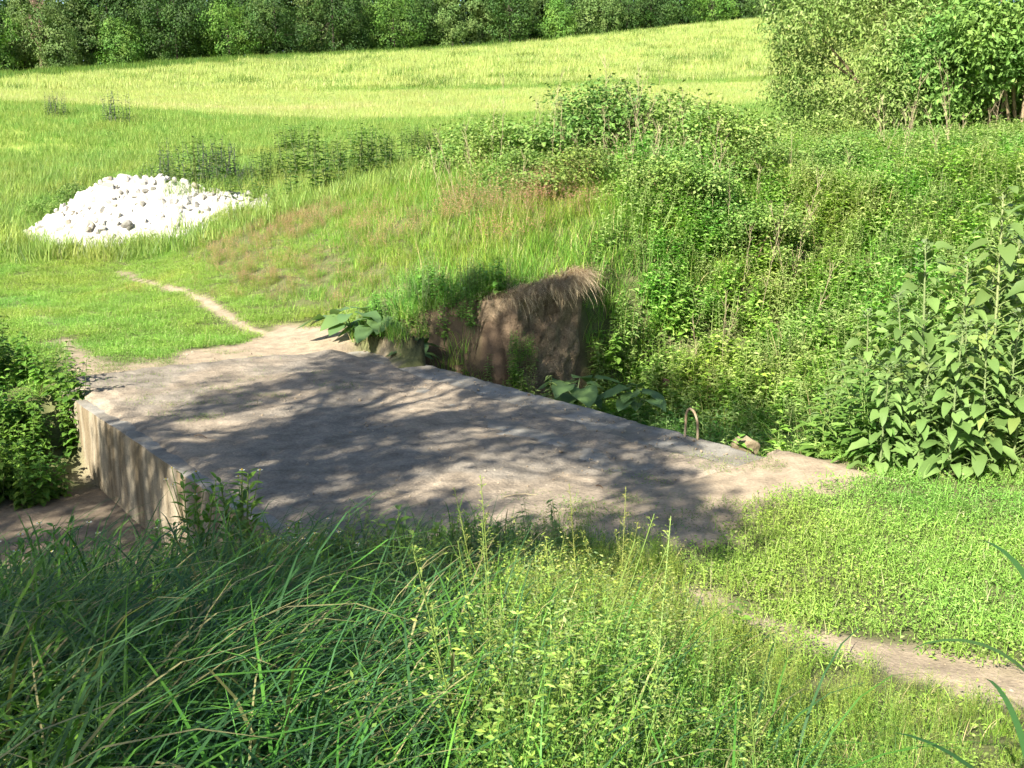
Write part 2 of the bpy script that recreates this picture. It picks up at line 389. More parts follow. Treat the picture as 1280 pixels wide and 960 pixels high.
tc = np.minimum(TQ, 1); PF = np.stack([VQ, tc * 2.0], -1)
ZQ = zb_ + (zt - .02 - zb_) * tc + .05 * (fbm(PF, 6, 121) - .5) * (tc < .97)
UQ = 10.94 - .05 * (1 - tc) + .07 * np.sin(PI * tc) - .13 * (fbm(PF, 1.6, 122) - .5) - .13 * (fbm(PF, 6, 123, 4) - .5) + np.maximum(TQ - 1, 0) * 3.4 + .5 * smooth((VQ - 9.25) / .5) + .5 * smooth((8.2 - VQ) / .45)
ZQ = np.where(TQ > 1, zt - .03, ZQ)
X, Y = xy(UQ, VQ); i = np.arange(X.size).reshape(X.shape); f = np.stack([i[:-1, :-1], i[:-1, 1:], i[1:, 1:], i[1:, :-1]], -1).reshape(-1, 4)
ec = lerp(np.broadcast_to(np.array([.20, .145, .095]), X.shape + (3,)), (.28, .21, .135), smooth((fbm(PF * np.array([1, .6]), 2.4, 124) - .45) / .15)); g = Geo(); g.add(np.stack([X, Y, ZQ], -1).reshape(-1, 3), [f], ec.reshape(-1, 3))
tag(obj('earth_bank', g, M_earth, smooth_=True), 'steep bare brown earth bank under dry grass', 'earth bank', kind='structure')

# ------------------------------------------------------------------ concrete bridge
U0, U1, V0, V1 = 4.9, 12.9, 2.55, 6.86
def noisy_box(g, u0, u1, v0, v1, z0, z1, res, amp, seed, round_=.014):
    def face_(fn, na, nb, mi=0):
        a, b = np.meshgrid(np.linspace(0, 1, na + 1), np.linspace(0, 1, nb + 1))
        p = fn(a.ravel(), b.ravel())
        c0 = np.array([(u0 + u1) / 2, (v0 + v1) / 2, (z0 + z1) / 2]); hs_ = np.array([(u1 - u0) / 2, (v1 - v0) / 2, (z1 - z0) / 2])
        q = p - c0; e = np.clip((np.abs(q) - (hs_ - round_)) / round_, 0, 1)
        cnt = (e > .5).sum(1)
        q = q - np.sign(q) * np.where((cnt >= 2)[:, None] & (e > .5), round_ * .35, 0)
        off = np.stack([fbm(p, 3.5, seed + k, 4) - .5 for k in range(3)], 1) * amp * 2
        chip = np.clip(fbm(p, 5, seed + 9, 3) - .58, 0, 1) * .2 * (cnt >= 2)
        q = q + off - np.sign(q) * (e > .5) * chip[:, None]
        p = q + c0
        x, y = xy(p[:, 0], p[:, 1])
        i = np.arange((na + 1) * (nb + 1)).reshape(nb + 1, na + 1)
        f = np.stack([i[:-1, :-1], i[:-1, 1:], i[1:, 1:], i[1:, :-1]], -1).reshape(-1, 4)
        g.add(np.stack([x, y, p[:, 2]], 1), [f], (.3, .3, .3), mi)
    nu, nv, nzz = [max(2, int(round(d / res))) for d in (u1 - u0, v1 - v0, z1 - z0)]
    L_ = lambda a, s, e: s + a * (e - s)
    face_(lambda a, b: np.stack([L_(a, u0, u1), L_(b, v0, v1), 0 * a + z1], 1), nu, nv)
    face_(lambda a, b: np.stack([L_(a, u0, u1), L_(b, v0, v1), 0 * a + z0], 1), nu, nv)
    face_(lambda a, b: np.stack([L_(a, u0, u1), 0 * a + v0, L_(b, z0, z1)], 1), nu, nzz, 1)
    face_(lambda a, b: np.stack([L_(a, u0, u1), 0 * a + v1, L_(b, z0, z1)], 1), nu, nzz)
    face_(lambda a, b: np.stack([0 * a + u0, L_(a, v0, v1), L_(b, z0, z1)], 1), nv, nzz)
    face_(lambda a, b: np.stack([0 * a + u1, L_(a, v0, v1), L_(b, z0, z1)], 1), nv, nzz)
bridge = empty('concrete_bridge', (0, 0, 0))
bx, by = xy(7.8, 4.7); bridge.location = (bx, by, 0)
tag(bridge, 'low weathered concrete slab bridge covered with dirt and dappled shade', 'bridge')
def bpart(name, g, m, sm=True):
    for a in range(len(g.V)): g.V[a] = g.V[a] - np.array([bx, by, 0])
    return obj(name, g, m, bridge, sm)
g = Geo(); noisy_box(g, U0, U1, V0, V1, -1.75, 0.0, .045, .012, 41); bpart('slab', g, [M_conc, M_wall])
# dirt lying on the deck
uu, vv = np.meshgrid(np.arange(U0 - .1, U1 + .05, .035), np.arange(V0 + .06, V1 - .05, .035))
X, Y = xy(uu, vv); P3 = np.stack([X, Y], -1)
ed = np.minimum(vv - V0, V1 - vv)
edR = V1 - vv - .38 - .12 * (fbm(P3, 1.5, 67) - .5)
hh = -.045 + .075 * smooth(edR / .3) * smooth((ed - .03) / np.where((vv - V0 < 1.2) | (uu < 6.3), .22, .6)) + .055 * (fbm(P3, 1.6, 61) - .45) + .030 * (fbm(P3, 7, 62) - .5) + .016 * (fbm(P3, 22, 63) - .5)
hh += .03 * smooth((uu - 10.3) / .9) + .03 * smooth((5.9 - uu) / .6) - .2 * smooth((5.08 - uu) / .14) - .16 * smooth((uu - 12.65) / .22)
hh -= .03 * np.exp(-((vv - 5.75 + .25 * (vn(P3, .7, 3) - .5)) / .28) ** 2)
hh = np.where(ed < .12, np.minimum(hh, -.012), hh)
i = np.arange(uu.size).reshape(uu.shape)
f = np.stack([i[:-1, :-1], i[:-1, 1:], i[1:, 1:], i[1:, :-1]], -1).reshape(-1, 4)
dc = lerp(np.broadcast_to(np.array([.305, .253, .19]), uu.shape + (3,)), (.235, .207, .168), smooth((fbm(P3, 1.1, 66) - .42) / .2))
g = Geo(); g.add(np.stack([X, Y, hh], -1).reshape(-1, 3), [f], dc.reshape(-1, 3)); bpart('dirt_cover', g, M_dirt)
# rebar lifting loop in the right edge
lp = gp(864, 548); lu, lv = uv(lp[0], lp[1]); lv = min(lv, V1 - .07)
g = Geo(); pts = []
for k in range(15):
    a = PI * k / 14; pts.append((lu + .075 * math.cos(a) + .02 * math.sin(a), lv, .13 + .12 * math.sin(a)))
pts = [(lu + .085, lv, -.06), (lu + .08, lv, .06)] + pts + [(lu - .07, lv + .01, .06), (lu - .075, lv + .01, -.06)]
pts = np.array(pts); X, Y = xy(pts[:, 0], pts[:, 1]); tube(g, np.stack([X, Y, pts[:, 2] * 1.12], 1), .012, (.2, .15, .1), 8); bpart('lifting_loop', g, M_rust)

def rock_geo(g, c, r, seed, col, sub=2, squash=.8, cuts=(.55, .85)):
    import bmesh
    bm = bmesh.new(); bmesh.ops.create_icosphere(bm, subdivisions=sub, radius=1)
    P = np.array([v.co[:] for v in bm.verts]); fs = np.array([[v.index for v in f_.verts] for f_ in bm.faces]); bm.free()
    rs = np.random.default_rng(seed)
    for _ in range(7):                                   # planar cuts make it angular
        d = norm(rs.normal(size=3)); cut = rs.uniform(*cuts); h_ = P @ d
        P = P - np.maximum(h_ - cut, 0)[:, None] * d
    P = P * np.array([1, rs.uniform(.7, 1.1), squash]) + (fbm(P + seed, 2.2, seed)[:, None] - .5) * .15 * P
    g.add(P * r + np.array(c), [fs], col)
for (px, py, r, lab) in ((932, 558, .14, 'rough grey concrete lump lying behind the slab edge under the big leaves'), (838, 472, .13, 'small brown stone lying in the grass past the iron loop')):
    p = gp(px, py, -.12); g = Geo(); rock_geo(g, (0, 0, 0), r, int(px), (.34, .32, .28) if px > 900 else (.2, .13, .1), 4)
    o = obj('concrete_lump' if px > 900 else 'stone', g, M_chalk if px < 900 else M_wall, smooth_=False)
    if px < 900: p = hit(px, py + 30, 8)
    o.location = (p[0], p[1], p[2] + (.0 if px > 900 else .3)); tag(o, lab, 'rubble' if px > 900 else 'stone')
# twigs and stalks lying on the deck
for (a, b, lab, r) in (((745, 607), (768, 622), 'short crooked brown twig lying on the dirt near the right end', .006), ((630, 621), (722, 622), 'long pale dry grass stalk lying on the bridge dirt', .004), ((243, 545), (268, 551), 'thin dark twig lying near the left slab edge', .005)):
    A_ = gp(*a, .04); B_ = gp(*b, .04); g = Geo(); mid = (A_ + B_) / 2
    pts = [A_ * (1 - t) + B_ * t + np.array([0, .05 * math.sin(3 * t), .015 * math.sin(t * 7)]) - mid for t in np.linspace(0, 1, 8)]
    tube(g, pts, np.linspace(r, r * .4, 8), (.16, .11, .07) if 'brown' in lab or 'dark' in lab else (.45, .38, .24), 5)
    o = obj('twig' if 'twig' in lab else 'dry_stalk', g, M_dry); o.location = mid; tag(o, lab, 'twig' if 'twig' in lab else 'stalk')

# ------------------------------------------------------------------ chalk heap
hp = hit(180, 291, 15); HXc, HYc = hp[0], hp[1]
crest = np.array([(-1.75, 0, 1.05), (-1.0, .1, 1.4), (-.55, .1, 1.6), (.1, 0, 1.45), (.55, 0, 1.42), (1.3, -.1, 1.05), (2.3, -.2, .66), (3.0, -.25, .42), (3.45, -.3, .22)])
cs = np.concatenate([crest[k] + (crest[k + 1] - crest[k]) * t for k in range(len(crest) - 1) for t in np.linspace(0, 1, 8)[:, None, None]], 0).reshape(-1, 3)
def heap(x, y):
    d = np.sqrt((x[..., None] - cs[:, 0]) ** 2 + (y[..., None] - cs[:, 1]) ** 2)
    return np.maximum((cs[:, 2] - .74 * d).max(-1), -.25)
hx, hy = np.meshgrid(np.arange(-4.2, 4.4, .045), np.arange(-2.8, 2.8, .05))
base = H(hx + HXc, hy + HYc)
P3 = np.stack([hx, hy], -1)
hpv = heap(hx, hy); hz = base + hpv + np.clip(hpv / .5, .1, 1) * (.34 * (fbm(P3, 2.6, 71) - .5) + .16 * (vn(P3, 7, 72) - .5)) + .02
i = np.arange(hx.size).reshape(hx.shape); f = np.stack([i[:-1, :-1], i[:-1, 1:], i[1:, 1:], i[1:, :-1]], -1).reshape(-1, 4)
keep = heap(hx, hy).ravel()[f].min(1) > -.1
g = Geo(); g.add(np.stack([hx + HXc, hy + HYc, hz], -1).reshape(-1, 3), [f[keep]], (.40, .385, .355))
tag(obj('chalk_rubble', g, M_chalk), 'white heap of crushed chalk rubble beside the grassy track', 'rubble heap', kind='stuff')
rocks = []
for k in range(7):
    g = Geo(); rock_geo(g, (0, 0, 0), 1, 900 + k, [(.58, .56, .52), (.48, .46, .42), (.60, .58, .54), (.36, .345, .32), (.52, .49, .44), (.30, .27, .21), (.22, .21, .19)][k], 2, .75, (.3, .7)); rocks.append(g.mesh('chalk_stone', M_chalk))
cnt = 0; used_r = set()
while cnt < 285:
    x = RNG.uniform(-3.7, 3.6); y = RNG.uniform(-2.4, .5); h_ = float(heap(np.array([x]), np.array([y]))[0])
    if h_ < -.12: continue
    s = RNG.choice([.07, .1, .14, .2], p=[.34, .36, .24, .06])
    o = bpy.data.objects.new('chalk_stone', rocks[RNG.integers(7) if RNG.random() < .8 else RNG.integers(5)])
    COL.objects.link(o); o.location = (x + HXc, y + HYc, Hs(x + HXc, y + HYc) + h_ + .03)
    o.scale = (s, s, s); o.rotation_euler = RNG.uniform(0, 6, 3)
    zone = 'on the crest of the white heap' if y > -.45 and h_ > .9 else ('at the thin right tail of the white heap' if x > 1.6 else ('at the foot of the white heap' if h_ < .45 else 'on the sunlit front slope of the white heap'))
    tag(o, ('angular white chalk stone ' + zone), 'stone', 'white chalk stones ' + zone); cnt += 1

# ------------------------------------------------------------------ scatter (stuff)
def make_tree_gn(name, coll):
    ng = bpy.data.node_groups.new(name, 'GeometryNodeTree')
    ng.interface.new_socket('Geometry', in_out='INPUT', socket_type='NodeSocketGeometry'); ng.interface.new_socket('Geometry', in_out='OUTPUT', socket_type='NodeSocketGeometry')
    nd = ng.nodes; L = ng.links.new
    gi = nd.new('NodeGroupInput'); go = nd.new('NodeGroupOutput')
    ci = nd.new('GeometryNodeCollectionInfo'); ci.inputs['Collection'].default_value = coll; ci.inputs['Separate Children'].default_value = True; ci.inputs['Reset Children'].default_value = True
    ip = nd.new('GeometryNodeInstanceOnPoints'); ip.inputs['Pick Instance'].default_value = True
    def attr(nm, ty):
        a = nd.new('GeometryNodeInputNamedAttribute'); a.data_type = ty; a.inputs['Name'].default_value = nm; return a.outputs['Attribute']
    L(gi.outputs[0], ip.inputs['Points']); L(ci.outputs[0], ip.inputs['Instance'])
    L(attr('idx', 'INT'), ip.inputs['Instance Index'])
    e = nd.new('FunctionNodeEulerToRotation'); L(attr('rot', 'FLOAT_VECTOR'), e.inputs[0]); L(e.outputs[0], ip.inputs['Rotation'])
    L(attr('scl', 'FLOAT_VECTOR'), ip.inputs['Scale']); L(ip.outputs[0], go.inputs[0])
    return ng
def scatter(name, label, cat, P, scl, assets, tilt=.12, zs=None, spin=PI):
    P = np.asarray(P); nn = len(P)
    coll = bpy.data.collections.new(name + '_sources')
    for k, (g, m) in enumerate(assets):
        coll.objects.link(bpy.data.objects.new('%s_source_%02d' % (name, k), g.mesh(name + '_source', m)))
    me = bpy.data.meshes.new(name); me.vertices.add(nn); me.vertices.foreach_set('co', P.ravel().astype(np.float32))
    rot = np.stack([RNG.uniform(-tilt, tilt, nn), RNG.uniform(-tilt, tilt, nn), RNG.uniform(-spin, spin, nn)], 1)
    s3 = np.repeat(np.broadcast_to(scl, nn)[:, None], 3, 1).astype(float).copy()
    if zs is not None: s3[:, 2] *= zs
    for nm, ty, dat, fld_ in (('rot', 'FLOAT_VECTOR', rot, 'vector'), ('scl', 'FLOAT_VECTOR', s3, 'vector'), ('idx', 'INT', RNG.integers(0, len(assets), nn), 'value')):
        a = me.attributes.new(nm, ty, 'POINT'); a.data.foreach_set(fld_, dat.ravel())
    o = bpy.data.objects.new(name, me); COL.objects.link(o)
    md = o.modifiers.new('scatter', 'NODES'); md.node_group = make_tree_gn(name, coll)
    tag(o, label, cat, kind='stuff'); return o
def area(y0, y1, dens, ang=(-.62, .62), pad=1.0):
    """random points on the ground inside a generous view wedge; density per square metre"""
    n_ = int(dens * ((y1 ** 2 - y0 ** 2) / 2 * (ang[1] - ang[0]) + 2 * pad * (y1 - y0)))
    y = np.sqrt(RNG.uniform(y0 ** 2, y1 ** 2, n_)); x = y * RNG.uniform(ang[0], ang[1], n_) + RNG.uniform(-pad, pad, n_)
    return x, y
def onz(x, y, dz=0.0): return np.stack([x, y, H(x, y) + dz + np.where((np.abs(x - HXc) < 4.5) & (np.abs(y - HYc) < 3), np.maximum(heap(x - HXc, y - HYc), 0), 0)], 1)
def inbridge(x, y, m=.0):
    u, v = uv(x, y); return (u > U0 + .5) & (u < U1 - .1) & (v > V0 - m) & (v < V1 + m)
def disc(n_, r):
    a = RNG.uniform(0, 2 * PI, n_); q = r * np.sqrt(RNG.uniform(0, 1, n_)); return np.stack([q * np.cos(a), q * np.sin(a), 0 * a], 1)

G_blue = (.06, .13, .045); G_mid = (.11, .23, .035); G_bright = (.175, .32, .045); G_yel = (.27, .36, .06); G_straw = (.44, .37, .18); G_red = (.30, .17, .10)
def t_long(s):
    g = Geo(); n_ = 34
    blades(g, disc(n_, .14), RNG.uniform(.4, .95, n_), RNG.uniform(.007, .017, n_), RNG.uniform(.15, .85, n_), RNG.uniform(1.1, 2.5, n_), RNG.normal(.3, 1.3, n_), mixcol([G_blue, G_mid, G_bright, (.32, .29, .14)], n_, [.42, .38, .12, .08]), 6)
    return g, M_grass
def t_mid(cols, p, h=(.22, .5), n_=44, w=(.004, .009), r=.16, bend=(.3, 1.4)):
    g = Geo()
    blades(g, disc(n_, r), RNG.uniform(*h, n_), RNG.uniform(*w, n_), RNG.uniform(0, .45, n_), RNG.uniform(*bend, n_), RNG.uniform(0, 2 * PI, n_), mixcol(cols, n_, p), 4)
    return g, M_grass
def t_seed(s, col=(.19, .29, .05), hcol=(.26, .34, .07), h=(.35, .7), n_=26):
    """thin branched seed stalks with small pods and leaflets"""
    g = Geo(); B = disc(n_, .15); Lg = RNG.uniform(*h, n_); az = RNG.uniform(0, 6.28, n_)
    ln = RNG.uniform(.0, .35, n_)
    blades(g, B, Lg, .004, ln, .25, az, vary(col, n_), 3, prof=.3)
    P = []; D = []; cc = []
    for k in range(n_):
        dirv = np.array([math.cos(az[k]) * math.sin(ln[k] + .12), math.sin(az[k]) * math.sin(ln[k] + .12), math.cos(ln[k] + .12)])
        m_ = RNG.integers(16, 26); tt = RNG.uniform(.25, 1.02, m_)
        q = B[k] + dirv * (Lg[k] * tt)[:, None]; a = RNG.uniform(0, 6.28, m_)
        d = np.stack([np.cos(a), np.sin(a), RNG.uniform(.2, .9, m_)], 1)
        P.append(q); D.append(d); cc.append(np.where((tt > .55)[:, None], vary(hcol, m_, .3), vary(col, m_, .25)))
    P = np.concatenate(P); D = np.concatenate(D); cc = np.concatenate(cc)
    leaves(g, P, D, RNG.normal(size=P.shape), RNG.uniform(.012, .03, len(P)), RNG.uniform(.006, .011, len(P)), cc, 'small')
    return g, M_grass
def t_cover(col, n_=210, r=.22, l=(.010, .027), h=.075, p=None):
    g = Geo(); P = disc(n_, r); P[:, 2] = RNG.uniform(.005, h, n_) * (1 - .5 * np.hypot(P[:, 0], P[:, 1]) / r)
    a = RNG.uniform(0, 6.28, n_); D = np.stack([np.cos(a), np.sin(a), RNG.uniform(-.1, 1.1, n_)], 1)
    Nn = np.stack([RNG.normal(0, .4, n_), RNG.normal(0, .4, n_), np.ones(n_)], 1)
    Lg = RNG.uniform(*l, n_); leaves(g, P, D, Nn, Lg, Lg * .5, mixcol(col, n_, p), 'small')
    m_ = n_ // 5; blades(g, disc(m_, r), RNG.uniform(.04, .13, m_), RNG.uniform(.003, .006, m_), RNG.uniform(0, .7, m_), RNG.uniform(.2, 1.2, m_), RNG.uniform(0, 6.28, m_), mixcol(col, m_, p), 3)
    return g, M_leaf
def t_weed(col, ns=6, h=(.3, .65), r=.16, l=(.035, .075), per=22, wr=.45, tpl='small'):
    g = Geo(); B = disc(ns, r)
    for k in range(ns):
        hh_ = RNG.uniform(*h); az = RNG.uniform(0, 6.28); ln = RNG.uniform(0, .4)
        d = np.array([math.cos(az) * math.sin(ln), math.sin(az) * math.sin(ln), math.cos(ln)])
        tube(g, [B[k], B[k] + d * hh_ * .5, B[k] + d * hh_], [.004, .003, .002], np.array(col[0]) * 1.1, 3)
        tt = np.linspace(.15, 1, per); P = B[k] + d * (hh_ * tt)[:, None]
        a = np.arange(per) * 2.4 + az; D = np.stack([np.cos(a), np.sin(a), RNG.uniform(.1, .9, per)], 1)
        Lg = RNG.uniform(*l, per) * (1.15 - .5 * tt)
        leaves(g, P, D, np.tile([0, 0, 1.], (per, 1)) + RNG.normal(0, .2, (per, 3)), Lg, Lg * wr, mixcol(col, per), tpl, droop=.35)
    return g, M_leaf
def t_field(cols, p, n_=210, r=1.3, h=(.15, .42), w=(.012, .026)):
    g = Geo()
    blades(g, disc(n_, r), RNG.uniform(*h, n_), RNG.uniform(*w, n_), RNG.uniform(0, .5, n_), RNG.uniform(.1, .9, n_), RNG.uniform(0, 6.28, n_), mixcol(cols, n_, p, .1), 2)
    return g, M_field

# zones of the near ground -------------------------------------------------------
def lawnzone(x, y):       # short trodden ground cover
    u, v = uv(x, y)
    a = smooth((5.6 - u) / .5) * smooth((seg_d(x, y, trackC) * 0 + y - 4.25) / .5) * smooth((x - .75 - .2 * (y < 5)) / .5) * smooth((y - 4.2) / .4)  # right of the bridge end
    w = poly_sd(x, y, [gp(*q)[:2] for q in ((-200, 460), (-200, 372), (40, 335), (130, 330), (190, 338), (330, 400), (440, 416), (420, 440), (100, 520), (60, 440))])
    b = smooth(.5 - w / .8)
    return np.maximum(a, b)
def nearleft(x, y):       # dark long grass of the near bank
    return smooth((.18 - (x - .02 * y)) / .4)
def gdepth(x, y): return gully(x, y)[0]

# 1 long grass at the near left
x, y = area(.9, 9.0, 40, (-.75, .5), 1.0)
u, v = uv(x, y); k = (~inbridge(x, y, .05)) & (RNG.random(len(x)) < np.clip(nearleft(x, y) + .06 * (x < .8), 0, 1)) & (RNG.random(len(x)) > mud(x, y) * 1.15) & (bare(x, y) < .35)
hcap = np.interp(u, [2.4, 3.4, 4.6, 5.6, 7.5], [.95, .84, .66, .58, .45]) * np.where(x < -.8, 1.25, 1)
x, y, hc = x[k], y[k], hcap[k]
scatter('long_grass', 'long arching dark green grass on the shaded near bank', 'grass', onz(x, y, -.02), RNG.uniform(.65, 1.05, len(x)) * hc, [t_long(k) for k in range(6)], spin=.8)
# 2 seeding yellow green weeds at the near right
x, y = area(.9, 6.4, 64, (-.3, .75), 1.0)
u, v = uv(x, y); lz = lawnzone(x, y)
k = (RNG.random(len(x)) < (1 - nearleft(x, y)) * .95) & (lz < .4) & (bare(x, y) < .4) & (~inbridge(x, y, .05))
sc_ = np.interp(x / np.maximum(y, 1), [.0, .16, .28, .5], [1.18, .95, .52, .36])[k] * np.interp(y[k], [2, 4, 5], [.9, .75, .45])
x, y = x[k], y[k]; pts = onz(x, y, -.01); sel = RNG.random(len(x))
scatter('seeding_weeds', 'yellow green seeding weeds and grass in the sunny near corner', 'weeds', pts[sel < .7], (RNG.uniform(.7, 1.1, len(x)) * sc_)[sel < .7], [t_seed(0), t_seed(0), t_seed(0, (.15, .26, .04), (.20, .30, .06)), t_seed(0, (.17, .27, .05), (.25, .29, .10))])
scatter('meadow_grass', 'fresh green grass blades among the seeding weeds', 'grass', pts[sel > .52], (RNG.uniform(.75, 1.2, len(x)) * sc_)[sel > .52], [t_mid([G_bright, G_mid, G_blue, G_straw], [.5, .28, .16, .06], h=(.3, .62), w=(.006, .013), n_=30, bend=(.5, 1.9)) for _ in range(5)])
# 3 ground cover
x, y = area(3.2, 30, 44, (-.72, .7), .5)
lz = lawnzone(x, y); b = bare(x, y)
prob = np.clip(lz * 1.0 + .25 * (y < 22), 0, 1) * np.clip(1 - b * 1.6, 0, 1)
k = (heap(x - HXc, y - HYc) < .05) & (RNG.random(len(x)) < prob) & (~inbridge(x, y)) & (mud(x, y) < .3) & (gdepth(x, y) < .3)
x, y = x[k], y[k]
scatter('ground_cover', 'low trodden green herbs beside the dirt path', 'ground cover', onz(x, y), RNG.uniform(.7, 1.3, len(x)), [t_cover([(.24, .37, .07), (.17, .29, .05), (.27, .35, .10), (.3, .3, .15)], p=[.45, .35, .15, .05]) for _ in range(5)], .2)
# sparse herbs spreading over the dirt at both bridge ends
x, y = area(5, 15, 60, (-.5, .5), .3); u, v = uv(x, y)
pe = .95 * smooth((fbm(np.stack([x, y], -1), 1.5, 88) - np.where(u > 10.5, .43, .5)) / .12) * (((u < 6.0) & (v > 4.2)) | ((u > 9.7) & (v < 5.4))) * (v < 6.5) * (v > 3.0) * (u > 3.9) * (u < 14.5) * np.interp(u, [4.5, 6, 9.7, 11.5], [1, .2, .2, 1])
k = RNG.random(len(x)) < pe
P_ = onz(x[k], y[k]); uu_, vv_ = uv(x[k], y[k]); P_[:, 2] = np.where(inbridge(x[k], y[k]), np.maximum(P_[:, 2], .03), P_[:, 2])
scatter('creeping_herbs', 'small herbs creeping over the dirt at the bridge ends', 'ground cover', P_, RNG.uniform(.3, .8, k.sum()), [t_cover([(.12, .19, .04), G_mid, (.2, .22, .09)], n_=60, l=(.012, .03), h=.05) for _ in range(4)], .1)
# 4 slope grass of the mound and behind
x, y = area(11.5, 26, 24, (-.66, .68), .5)
u, v = uv(x, y); lz = lawnzone(x, y); inheap = (heap(x - HXc, y - HYc) > .15) & ~((x > HXc + .95) & (y < HYc) & (RNG.random(len(x)) < .6))
k = (RNG.random(len(x)) < (1 - lz * .93) * (1 - .7 * smooth((x / y - .16) / .12))) & (bare(x, y) < .4) & (u > 10.9) & (face(x, y) < .4) & ~inheap
x, y = x[k], y[k]; red = smooth((fbm(np.stack([x, y], -1), .35, 90) - .47) / .12) * smooth((y - 15) / 4) * smooth((x / y + .45) / .1) * smooth((.12 - x / y) / .08)
sel = RNG.random(len(x)); isr = sel < red * .85
hs_ = np.interp(x / y, [-.35, -.18, -.05, .1], [.45, .6, .95, 1.05]) * RNG.uniform(.75, 1.2, len(x))
P_ = onz(x, y, -.01)
scatter('bank_grass', 'bright green grass on the sunlit bank above the bridge', 'grass', P_[~isr], hs_[~isr], [t_mid([G_bright, G_mid, G_yel, G_straw], [.5, .22, .2, .08], h=(.18, .48), n_=50, w=(.006, .012), r=.2, bend=(.3, 1.5)) for _ in range(6)])
scatter('flowering_grass', 'reddish flowering grass heads on the bank', 'grass', P_[isr], hs_[isr] * 1.05, [t_seed(0, (.2, .26, .05), (.44, .27, .18), (.32, .6), 26) for _ in range(3)])
# 5 undergrowth on the right slope and gully
x, y = area(6.5, 34, 19, (-.1, .75), .6)
u, v = uv(x, y); lz = lawnzone(x, y)
k = (v > 7.0) & (RNG.random(len(x)) < np.maximum(smooth((x / y - .06) / .12), gdepth(x, y))) & (lz < .35) & (face(x, y) < .3)
x, y = x[k], y[k]
scatter('undergrowth', 'dense leafy green undergrowth covering the right slope and gully', 'undergrowth', onz(x, y, -.02), RNG.uniform(.7, 1.35, len(x)), [t_weed([G_mid, G_bright, (.24, .36, .09), (.24, .36, .09)], l=(.08, .16), per=17, wr=.55, ns=5) for _ in range(4)] + [t_weed([(.27, .35, .12), (.22, .32, .09)], h=(.4, .75), l=(.07, .13), wr=.42, per=20) for _ in range(3)])
x, y = area(8, 40, 3.2, (-.1, .75), .6); u, v = uv(x, y)
k = (v > 7.0) & (lawnzone(x, y) < .3) & (face(x, y) < .3) & (RNG.random(len(x)) < .35 + .65 * gdepth(x, y) + .5 * (y > 26)); x, y = x[k], y[k]
scatter('coarse_grass', 'coarse pale green grass between the weeds of the right slope', 'grass', onz(x, y), RNG.uniform(.8, 1.3, len(x)), [t_mid([G_mid, G_bright, (.2, .24, .07), G_straw], [.4, .35, .18, .07], h=(.35, .8), w=(.006, .014), r=.22) for _ in range(4)])
# 6 middle distance and field
x, y = area(24, 46, 7, (-.62, .62), 1); inheap = (heap(x - HXc, y - HYc) > .1) & ~((x > HXc + .95) & (y < HYc) & (RNG.random(len(x)) < .6))
k = ~inheap; x, y = x[k], y[k]
scatter('rough_grass', 'rough grass in the dip below the meadow', 'grass', onz(x, y), RNG.uniform(.9, 1.5, len(x)), [t_mid([(.21, .32, .07), (.26, .36, .08), (.3, .36, .10), (.2, .27, .12)], [.35, .3, .25, .1], h=(.2, .5), n_=60, w=(.008, .016), r=.35, bend=(.3, 1.6)) for _ in range(5)])
x, y = area(42, 105, 1.7, (-.6, .6), 2); band = vn(np.stack([x * .25, y], -1), .07, 101) + .25 * smooth((y - 70) / 20) - .12 * smooth((62 - y) / 10) - .22 * smooth((72 - y) / 5) * smooth((-.18 - x / y) / .1); s_ = RNG.random(len(x)) < smooth((band - .38) / .2)
P_ = onz(x, y)
FY = [(.40, .48, .16), (.44, .49, .19), (.35, .44, .13), (.48, .46, .25)]
FG = [(.19, .31, .07), (.24, .36, .085), (.15, .26, .055)]
pale = (np.abs(y - np.interp(x / y, [-.55, -.25, -.1], [74, 79, 84])) < 2.6) & (x / y < -.12) & (RNG.random(len(x)) < .8)
scatter('straw_grass', 'pale straw coloured grass line across the lower left meadow', 'grass', P_[pale], RNG.uniform(.9, 1.3, pale.sum()), [t_field([(.55, .52, .28), (.48, .5, .22), (.4, .45, .14)], [.5, .3, .2]) for _ in range(3)])
P_ = P_[~pale]; s_ = s_[~pale]
scatter('field_grass', 'pale yellow green meadow grass ripening on the hillside', 'grass', P_[s_], RNG.uniform(.8, 1.3, s_.sum()), [t_field(FY, [.45, .25, .2, .1]) for _ in range(4)])
scatter('green_field_grass', 'greener lush grass of the lower meadow', 'grass', P_[~s_], RNG.uniform(.8, 1.3, (~s_).sum()), [t_field(FG + FY[:1], [.4, .3, .15, .15]) for _ in range(4)])
x, y = area(100, 225, .42, (-.6, .6), 3)
edge_d = np.interp(x / y, [-.6, -.5, -.25, 0, .25, .6], [146, 148, 157, 174, 200, 214])
k = y < edge_d + 3; x, y, e_ = x[k], y[k], edge_d[k]
s_ = (y < e_ - np.interp(x / y, [-.6, -.2, 0, .25], [26, 14, 7, 1]) + 8 * (vn(np.stack([x, y], -1), .08, 4) - .5)) & (RNG.random(len(x)) < .9); P_ = onz(x, y)
scatter('far_field_grass', 'bright meadow grass on the far upper hillside', 'grass', P_[s_], RNG.uniform(1.6, 2.4, s_.sum()), [t_field(FY, [.5, .25, .2, .05], h=(.2, .38), w=(.014, .03), n_=190) for _ in range(3)])
scatter('field_edge_grass', 'dark green strip of crop below the far wood', 'grass', P_[~s_], RNG.uniform(1.6, 2.4, (~s_).sum()), [t_field([(.10, .19, .04), (.13, .22, .045), (.17, .26, .05)], [.4, .3, .3], h=(.2, .4), w=(.02, .04)) for _ in range(3)])
